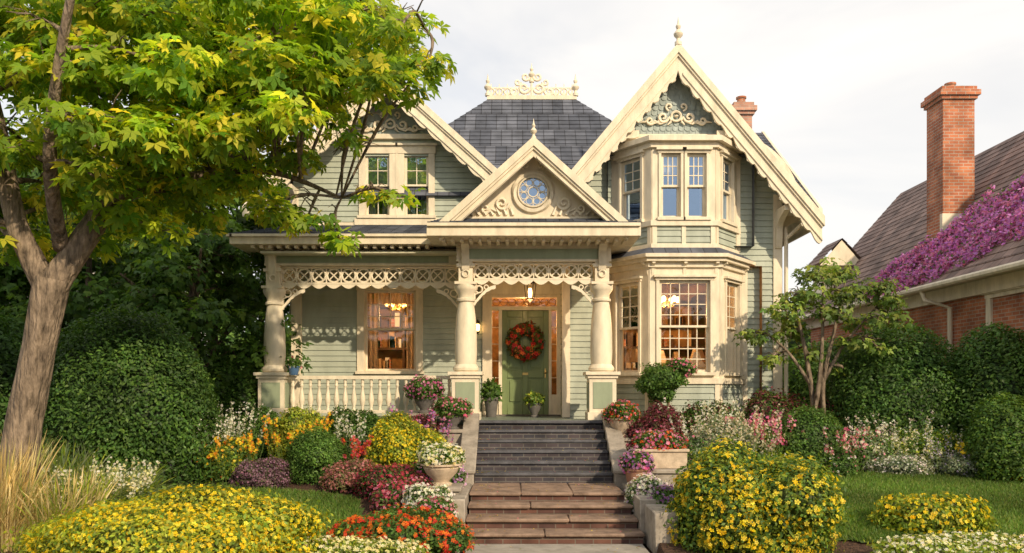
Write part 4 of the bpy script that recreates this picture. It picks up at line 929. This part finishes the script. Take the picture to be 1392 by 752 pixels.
def perennial(name,x,y,rx,Hh,n,leafc,fcols,cc=(.6,.5,.2),fs=.035,spire=.4,ry=None):
    f=Fol(); ry=ry or rx*.7; a=rng.uniform(0,2*math.pi,n); q=np.sqrt(rng.uniform(size=n)); px=x+rx*q*np.cos(a); py=y+ry*q*np.sin(a)
    pz=hv(px,py); L_=Hh*rng.uniform(.6,1.15,n); lean=np.stack([np.cos(a)*q*.3+rng.normal(size=n)*.1,np.sin(a)*q*.3+rng.normal(size=n)*.1],1)
    V=[];Fc=[];C=[];k=0
    for i in range(n):
        b0=np.array([px[i],py[i],pz[i]]); tp_=b0+np.array([lean[i,0]*L_[i],lean[i,1]*L_[i],L_[i]]); w=.006
        V+=[b0-[w,0,0],b0+[w,0,0],tp_+[w*.4,0,0],tp_-[w*.4,0,0]]; Fc.append([k,k+1,k+2,k+3]); k+=4; C+=[(.12,.17,.05)]*4
    f.raw(np.array(V),np.array(Fc),np.array(C))
    m=16; i=np.repeat(np.arange(n),m); t=rng.uniform(0,.85,n*m); P=np.stack([px[i]+lean[i,0]*L_[i]*t,py[i]+lean[i,1]*L_[i]*t,pz[i]+L_[i]*t],1)
    aa=rng.uniform(0,2*math.pi,n*m); tg=np.stack([np.cos(aa),np.sin(aa),rng.uniform(.1,.9,n*m)],1)
    f.inst(LEAF,P,rng.normal(size=(n*m,3))*.4+[0,-.2,.8],.09*rng.uniform(.5,1.2,n*m)*(1.2-t),pick(leafc,n*m,.3),tang=tg)
    m=14; i=np.repeat(np.arange(n),m); t=1-spire*rng.uniform(0,1,n*m); P=np.stack([px[i]+lean[i,0]*L_[i]*t,py[i]+lean[i,1]*L_[i]*t,pz[i]+L_[i]*t],1)+rng.normal(size=(n*m,3))*.018
    f.inst(FLW,P,rng.normal(size=(n*m,3))+[0,-.8,.4],fs*.5*rng.uniform(.6,1.3,n*m),pick(fcols,n*m,.12),cc); return f.obj(name)
perennial('white_spire_flowers',-5.3,13.3,.5,.95,110,GS,WH); perennial('white_spire_flowers',-4.95,14.1,.35,1.1,50,GS,WH)
perennial('orange_flower_stems',-4.55,13.1,.4,.7,35,G1,OR+YL,fs=.04,spire=.12); perennial('white_spire_flowers',3.75,13.6,.5,1.05,90,GS,[(.8,.72,.6),(.7,.6,.5)])
perennial('white_spire_flowers',3.3,13.9,.35,1.15,50,GS,WH); perennial('pink_flower_stems',5.55,13.7,.45,.75,60,G1,PK+WH,fs=.04,spire=.2)
perennial('lavender_stems',7.55,13.8,.6,.6,110,GS,[(.42,.34,.6),(.55,.45,.65)],fs=.025); perennial('white_spire_flowers',6.6,14.2,.5,.95,80,GS,WH+[(.7,.55,.6)])
perennial('lavender_stems',-5.6,12.85,.5,.5,90,GS,[(.42,.34,.6),(.55,.45,.65)],fs=.025); perennial('red_flower_stems',-2.35,13.2,.35,.7,35,G1,CR+RD,fs=.045,spire=.12)
perennial('pink_flower_stems',4.3,13.9,.4,.9,60,G1,MG+PK,fs=.045,spire=.2); perennial('yellow_flower_stems',8.0,13.6,.5,.55,80,GY,YL,fs=.04,spire=.15)
perennial('purple_flower_stems',-1.5,13.9,.35,1.0,35,G1,MG+PU,fs=.04,spire=.25); perennial('white_spire_flowers',-2.7,13.9,.3,.95,30,GS,WH)
perennial('yellow_flower_stems',-3.6,13.6,.4,.9,45,GY,YL+OR,fs=.04,spire=.15); perennial('white_spire_flowers',7.0,13.9,.9,.7,120,G1,WH+CRM,fs=.03,ry=.3)
def grass(name,x,y,rr,Hh,n,cols,w=.005,flop=.5,heads=True):
    f=Fol(); zb=h(x,y); V=[];Fc=[];C=[]; k=0
    for i in range(n):
        a=rng.uniform(0,2*math.pi); r0=rr*.8*math.sqrt(rng.uniform()); th=a+rng.normal()*.9; L_=Hh*rng.uniform(.35,1.15); fl_=flop*rng.uniform(.1,1.1)
        col=np.array(cols[rng.integers(len(cols))])*rng.uniform(.7,1.3); px,py=x+r0*math.cos(a),y+r0*math.sin(a); sd=rng.uniform(0,math.pi); hd_=heads and rng.uniform()<.35
        for j in range(6):
            t=j/5; q=fl_*rr*t*t*1.3; ww=w*(1-.8*t); z=zb+L_*(t-.3*fl_*t*t)
            if hd_ and j==4: ww=w*2.6
            cx_,cy_=px+q*math.cos(th),py+q*math.sin(th)
            V+= [(cx_-ww*math.cos(sd),cy_-ww*math.sin(sd),z),(cx_+ww*math.cos(sd),cy_+ww*math.sin(sd),z)]; C+=[col*(1.3 if hd_ and j>=4 else 1)]*2
            if j: Fc.append([k-2,k-1,k+1,k])
            k+=2
    f.raw(np.array(V),np.array(Fc),np.array(C)); return f.obj(name)
WT=[(.55,.42,.19),(.46,.37,.16),(.62,.52,.3),(.28,.29,.1),(.4,.3,.14)]
grass('ornamental_grass',-6.5,10.1,.6,1.3,1500,WT,w=.004)
grass('ornamental_grass',-5.8,10.4,.6,.85,1000,WT+GY,w=.004)
grass('ornamental_grass',-5.9,11.7,.8,.6,1800,GY+GS,w=.004)
grass('ornamental_grass',-6.9,10.9,.6,1.25,1000,WT,w=.004)
grass('ornamental_grass',-6.75,12.0,.7,.85,1500,GS+GY,w=.004)
perennial('white_spire_flowers',-5.8,11.3,.7,.7,110,GS+GY,WH+CRM,fs=.035)

# ------------------------------------------------------------ PLANTERS
def planter(name,x,y,zb,zr,R,mat,leafc,fcols,cc,nf,fs,fr,fh,shape='urn',ped=None,lump=.15,ls=.045):
    E=empty(name); b=Bd(); q=zr-zb
    if shape=='urn': prof=[(R*.55,0),(R*.58,.08*q),(R*.4,.16*q),(R*.45,.25*q),(R*.8,.55*q),(R*.95,.8*q),(R*.9,.86*q),(R*1.08,.92*q),(R*1.08,q),(R*.95,q),(R*.9,.9*q)]
    else: prof=[(R*.65,0),(R*.7,.05*q),(R*.92,.82*q),(R*1.05,.84*q),(R*1.05,q),(R*.92,q),(R*.9,.92*q)]
    if shape=='box':
        wbox(b,x-R,x+R,y-R*.5,y+R*.5,zb,zr-.04); wbox(b,x-R-.03,x+R+.03,y-R*.5-.03,y+R*.5+.03,zr-.04,zr)
    else: lathe(b,(x,y,zb),prof,22)
    b.obj('pot',mat,E,bevel=.006 if shape=='box' else 0)
    if ped:
        b=Bd(); z0=ped; w=R*.95; wbox(b,x-w,x+w,y-w,y+w,z0,zb-.06); wbox(b,x-w-.04,x+w+.04,y-w-.04,y+w+.04,zb-.06,zb-.001); wbox(b,x-w-.03,x+w+.03,y-w-.03,y+w+.03,z0-.3,z0+.1); b.obj('stone_plinth',M['stone'],E,bevel=.01)
    f=Fol(); yy=.55 if shape=='box' else 1
    blob(f,(x,y,zr+fh*.25),(fr*.85,fr*yy*.85,fh*.62),leafc,ls,lump=lump,flowers=[(fcols,cc,nf*.5,fs)] if nf else (),spiky=.15,zmin=-.7)
    for i in range(5):
        a=i*1.257+x; blob(f,(x+fr*.55*math.cos(a),y+fr*.55*yy*math.sin(a),zr+fh*random.uniform(.15,.6)),(fr*.42,fr*.42*yy,fh*.36),leafc,ls,lump=lump,flowers=[(fcols,cc,nf*.16,fs)] if nf else (),spiky=.25,zmin=-.8)
    f.obj('flowering_plant',parent=E); return E
planter('flower_planter',-1.03,11.8,.66,.98,.28,M['pot'],G1+GY,WH+CRM,(.8,.6,.1),700,.045,.34,.3,ped=.35)
planter('flower_planter',-1.05,14.25,1.36,1.64,.2,M['darkpot'],G1,PK,(.6,.4,.1),360,.045,.34,.3,ped=.7)
planter('flower_planter',-1.62,14.95,1.62,1.95,.2,M['darkpot'],G1,MG,(.6,.4,.1),480,.05,.36,.36,ped=.7)
planter('flower_planter',1.93,14.2,1.22,1.56,.24,M['pot'],G1,PK+RD,(.6,.4,.1),420,.045,.33,.28,ped=.7)
planter('flower_planter',2.34,12.85,.82,1.12,.4,M['pot'],G1,MG+PK+RD,(.6,.4,.1),620,.05,.42,.3,shape='box',ped=.6)
planter('flower_planter',1.92,12.45,.58,.86,.2,M['terra'],G1,PU+MG,(.6,.4,.1),440,.045,.26,.26,shape='pot')
planter('potted_plant',-.42,16.35,1.5,1.9,.15,M['darkpot'],G1,WH,(.6,.4,.1),0,.05,.2,.38,shape='pot',ls=.09,lump=.25)
planter('potted_plant',.45,16.2,1.5,1.78,.14,M['darkpot'],G1+GY,YL,(.6,.4,.1),0,.05,.2,.24,shape='urn',ls=.07,lump=.2)
planter('potted_plant',-4.15,15.4,2.33,2.5,.11,M['bluepot'],G1,WH+PK,(.6,.4,.1),40,.04,.15,.14,shape='pot')
planter('flower_planter',-.98,10.45,.2,.45,.2,M['pot'],G1,WH+PK,(.6,.4,.1),240,.045,.25,.2,shape='pot')
f=Fol(); bk=Bd(); zt=h(2.87,14.9); tube(bk,[(2.87,14.9,zt),(2.9,14.9,zt+.8),(2.86,14.9,zt+1.4)],[.04,.035,.03],8)
blob(f,(2.8,14.9,2.28),(.42,.38,.24),G1,.06,lump=.2,zmin=-.9,spiky=.15); blob(f,(3.1,14.85,2.45),(.26,.24,.16),G1,.05,lump=.2,zmin=-.9,spiky=.2,flowers=[(PK,(.6,.3,.1),160,.045)]); blob(f,(2.55,14.85,2.15),(.25,.25,.16),G1,.06,zmin=-.9,spiky=.2); blob(f,(2.75,14.9,2.0),(.25,.25,.2),G1,.06,zmin=-.9)
f.obj('standard_shrub',extra=(bk,M['bark']))

# ------------------------------------------------------------ NEIGHBOURS
E=empty('brick_house'); q={k:Bd() for k in('brick','shingle','trim','glass','ch')}
sg=g; g={'slate':q['shingle'],'soffit':q['trim'],'siding':q['brick'],'glass':q['glass'],'shingle':q['shingle']}
wbox(q['brick'],9.45,15.6,12.0,25.6,.4,4.25)
roofp((8.9,11.6,4.3),(8.9,26,4.3),(12.5,26,8.37),(12.5,11.6,8.37),key='shingle',course=.22)
roofp((16.1,11.6,4.3),(16.1,26,4.3),(12.5,26,8.37),(12.5,11.6,8.37),key='shingle',course=.4)
q['trim'].add([(8.95,11.6,4.24),(8.95,26,4.24),(9.5,26,4.24),(9.5,11.6,4.24)],[(0,1,2,3)])
for y in (12.0,25.6): q['brick'].add([(9.45,y,4.2),(15.6,y,4.2),(12.5,y,8.1)],[(0,1,2)])
tube(q['trim'],[(8.87,11.6,4.24),(8.87,26,4.24)],.07,8)
wbox(q['trim'],9.3,9.44,12,25.6,3.95,4.235)
for y in (11.6,26.0):
    for (xa,xb) in ((8.9,12.5),(16.1,12.5)):
        q['trim'].add([(xa,y-.05,4.3),(xb,y-.05,8.37),(xb,y+.05,8.37),(xa,y+.05,4.3),(xa,y-.05,4.02),(xb,y-.05,8.09),(xb,y+.05,8.09),(xa,y+.05,4.02)],BOXF)
tube(q['trim'],[(8.9,17.6,4.2),(8.95,17.55,4.0),(9.36,17.3,3.8),(9.38,17.3,.9)],.05,8)
FN=Fr((9.45,25),(0,-1)); T_=T; T=q['trim']
window(FN,9.1,10.3,2.7,3.85,cols=3,rt=3,rb=3,hd=.08,cas=.16); window(FN,11.4,12.4,2.6,3.85,cols=3,rt=3,rb=3,hd=.08); window(FN,4.0,5.0,2.6,3.85,cols=3,rt=3,rb=3,hd=.08)
T=T_
chimney(q['ch'],10.45,19.3,.74,5.5,9.15)
lathe(q['ch'],(10.45,19.3,9.15),[(.12,0),(.10,.14),(.13,.16),(.13,.2)],12)
wbox(q['trim'],10.0,10.9,18.8,18.92,5.75,6.15)
wbox(q['trim'],9.3,10.3,24.2,25.0,4.4,6.0)
roofp((9.1,24.0,5.8),(9.1,25.2,5.8),(9.8,25.2,6.55),(9.8,24.0,6.55),key='shingle'); roofp((10.5,24.0,5.8),(10.5,25.2,5.8),(9.8,25.2,6.55),(9.8,24.0,6.55),key='shingle')
q['trim'].add([(9.15,24.05,5.75),(10.45,24.05,5.75),(9.8,24.05,6.5)],[(0,1,2)])
for k,mt,nm in (('brick','brick','brick_walls'),('shingle','shingle','shingle_roof'),('trim','trim','painted_trim'),('glass','glassup','window_glass'),('ch','brick','chimney')):
    q[k].obj(nm,M[mt],E,recalc=k not in('shingle',))
g=sg
f=Fol(); n=38000
Yb=rng.uniform(14.0,20.4,n); u=rng.uniform(0,1,n)
top=np.interp(Yb,[14.0,15.5,16.8,18.5,20.4],[1.7,2.1,1.95,1.1,.35]); bot=np.interp(Yb,[14.0,15.5,17,18.5],[.75,.4,.1,0])
X=8.85+(bot+(top-bot)*u)*(1+.12*np.sin(Yb*5)+.08*np.sin(Yb*13+u*4))
keep=(np.sin(X*6+Yb*3)+np.sin(Yb*7-X*4)+rng.normal(size=n)*.5)>-.9; X=X[keep];Yb=Yb[keep];n=len(X)
Z=4.3+1.13*(X-8.9)+.04+rng.uniform(0,.22,n)*(1+np.sin(Yb*6+X*5))*.8
P=np.stack([X,Yb,Z],1); f.inst(LEAF,P,np.array([-.7,-.4,.6])+rng.normal(size=(n,3))*.6,.085*rng.uniform(.6,1.3,n),pick([(.66,.23,.66),(.75,.38,.72),(.52,.15,.54),(.78,.28,.54),(.6,.24,.7),(.12,.17,.05)],n,.2)); f.obj('bougainvillea_vine')
E=empty('white_house'); b=Bd(); wbox(b,-19,-10.5,20,28,.4,6.2)
for i in range(48): wbox(b,-19.02,-10.48,19.98,20.0,.5+i*.12,.5+i*.12+.1)
b.add([(-10.5,20,6.2),(-10.5,28,6.2),(-10.5,24,9.4),(-19,20,6.2),(-19,28,6.2),(-19,24,9.4)],[(0,1,2),(3,4,5)]); b.obj('walls',M['white'],E)
g={'shingle':Bd(),'glass':Bd()}; roofp((-19.4,19.5,5.9),(-10.1,19.5,5.9),(-10.1,24,9.5),(-19.4,24,9.5),key='shingle'); roofp((-19.4,28.5,5.9),(-10.1,28.5,5.9),(-10.1,24,9.5),(-19.4,24,9.5),key='shingle')
g['shingle'].obj('shingle_roof',M['shingle'],E,recalc=False)
b=Bd(); T=b; FN=Fr((-19,20),(1,0))
for a in (1.5,4,6.5):
    for z in (1.8,4.2): window(FN,a,a+.9,z,z+1.3)
b.obj('window_trim',M['white'],E); g['glass'].obj('window_glass',M['glassup'],E)
f=Fol()
for i in range(30):
    x=-60+i*4.2+random.uniform(-1,1);
    if -7<x<8: continue
    blob(f,(x,46+random.uniform(-4,4),2.5),(3.6,3,3.2+random.uniform(0,1.2)),G1,.5,dens=1.3,lump=.2)
for i in range(26):
    x=-60+i*4.8+random.uniform(-1,1); blob(f,(x,-27+random.uniform(-3,3),3.4),(3.6,3,4.2+random.uniform(-1,1.6)),G1+GY,.5,dens=1.3,lump=.25)
f.obj('distant_trees')
shrub('green_hedge',-9.3,13.6,1.6,2.9,GD,.09,ry=1.2,lump=.07); shrub('green_hedge',-8.2,18.4,1.6,2.6,GD,.1,lump=.1)
shrub('green_hedge',7.3,18.6,1.3,2.3,G1,.09,lump=.1)

# ------------------------------------------------------------ LIGHT, SKY, CAMERA
el=math.radians(29); sx_,sy_=.55,-.83
rot=math.atan2(sx_,sy_)
w=bpy.data.worlds.new('World'); sc.world=w; w.use_nodes=True; nt=w.node_tree; bg=nt.nodes['Background']
sk=N(nt,'ShaderNodeTexSky',sky_type='NISHITA'); sk.sun_disc=False; sk.sun_elevation=el; sk.sun_rotation=rot; sk.air_density=1.0; sk.dust_density=1.5
tc=N(nt,'ShaderNodeTexCoord'); mp=N(nt,'ShaderNodeMapping'); mp.inputs['Scale'].default_value=(1.2,1.2,3.2); mp.inputs['Rotation'].default_value=(0,.25,.6)
nt.links.new(tc.outputs['Generated'],mp.inputs[0])
no=N(nt,'ShaderNodeTexNoise'); no.inputs['Scale'].default_value=1.7; no.inputs['Detail'].default_value=5; no.inputs['Roughness'].default_value=.55; no.inputs['Distortion'].default_value=.5
nt.links.new(mp.outputs[0],no.inputs[0])
cr=N(nt,'ShaderNodeValToRGB'); cr.color_ramp.elements[0].position=.36; cr.color_ramp.elements[1].position=.66
cr.color_ramp.elements[0].color=(.66,.66,.66,1); cr.color_ramp.elements[1].color=(.97,.97,.97,1)
nt.links.new(no.outputs[0],cr.inputs[0])
mx=N(nt,'ShaderNodeMix',data_type='RGBA'); nt.links.new(cr.outputs[0],mx.inputs[0]); nt.links.new(sk.outputs[0],mx.inputs[6]); mx.inputs[7].default_value=(7.5,7.2,6.8,1)
nt.links.new(mx.outputs[2],bg.inputs[0]); bg.inputs[1].default_value=.15
l=bpy.data.lights.new('sun','SUN'); l.energy=4.3; l.angle=math.radians(1.0); l.color=(1,.81,.56)
so=bpy.data.objects.new('sun',l); sc.collection.objects.link(so)
hd=math.hypot(sx_,sy_); dv=Vector((sx_/hd*math.cos(el),sy_/hd*math.cos(el),math.sin(el)))
so.rotation_euler=dv.to_track_quat('Z','Y').to_euler()
cam=bpy.data.cameras.new('camera'); co=bpy.data.objects.new('camera',cam); sc.collection.objects.link(co)
co.location=(0,0,2.05); co.rotation_euler=(math.radians(90),0,0); cam.sensor_width=36; cam.lens=28.45; cam.shift_y=154/1392; cam.clip_end=2000; cam.clip_start=.05
sc.camera=co
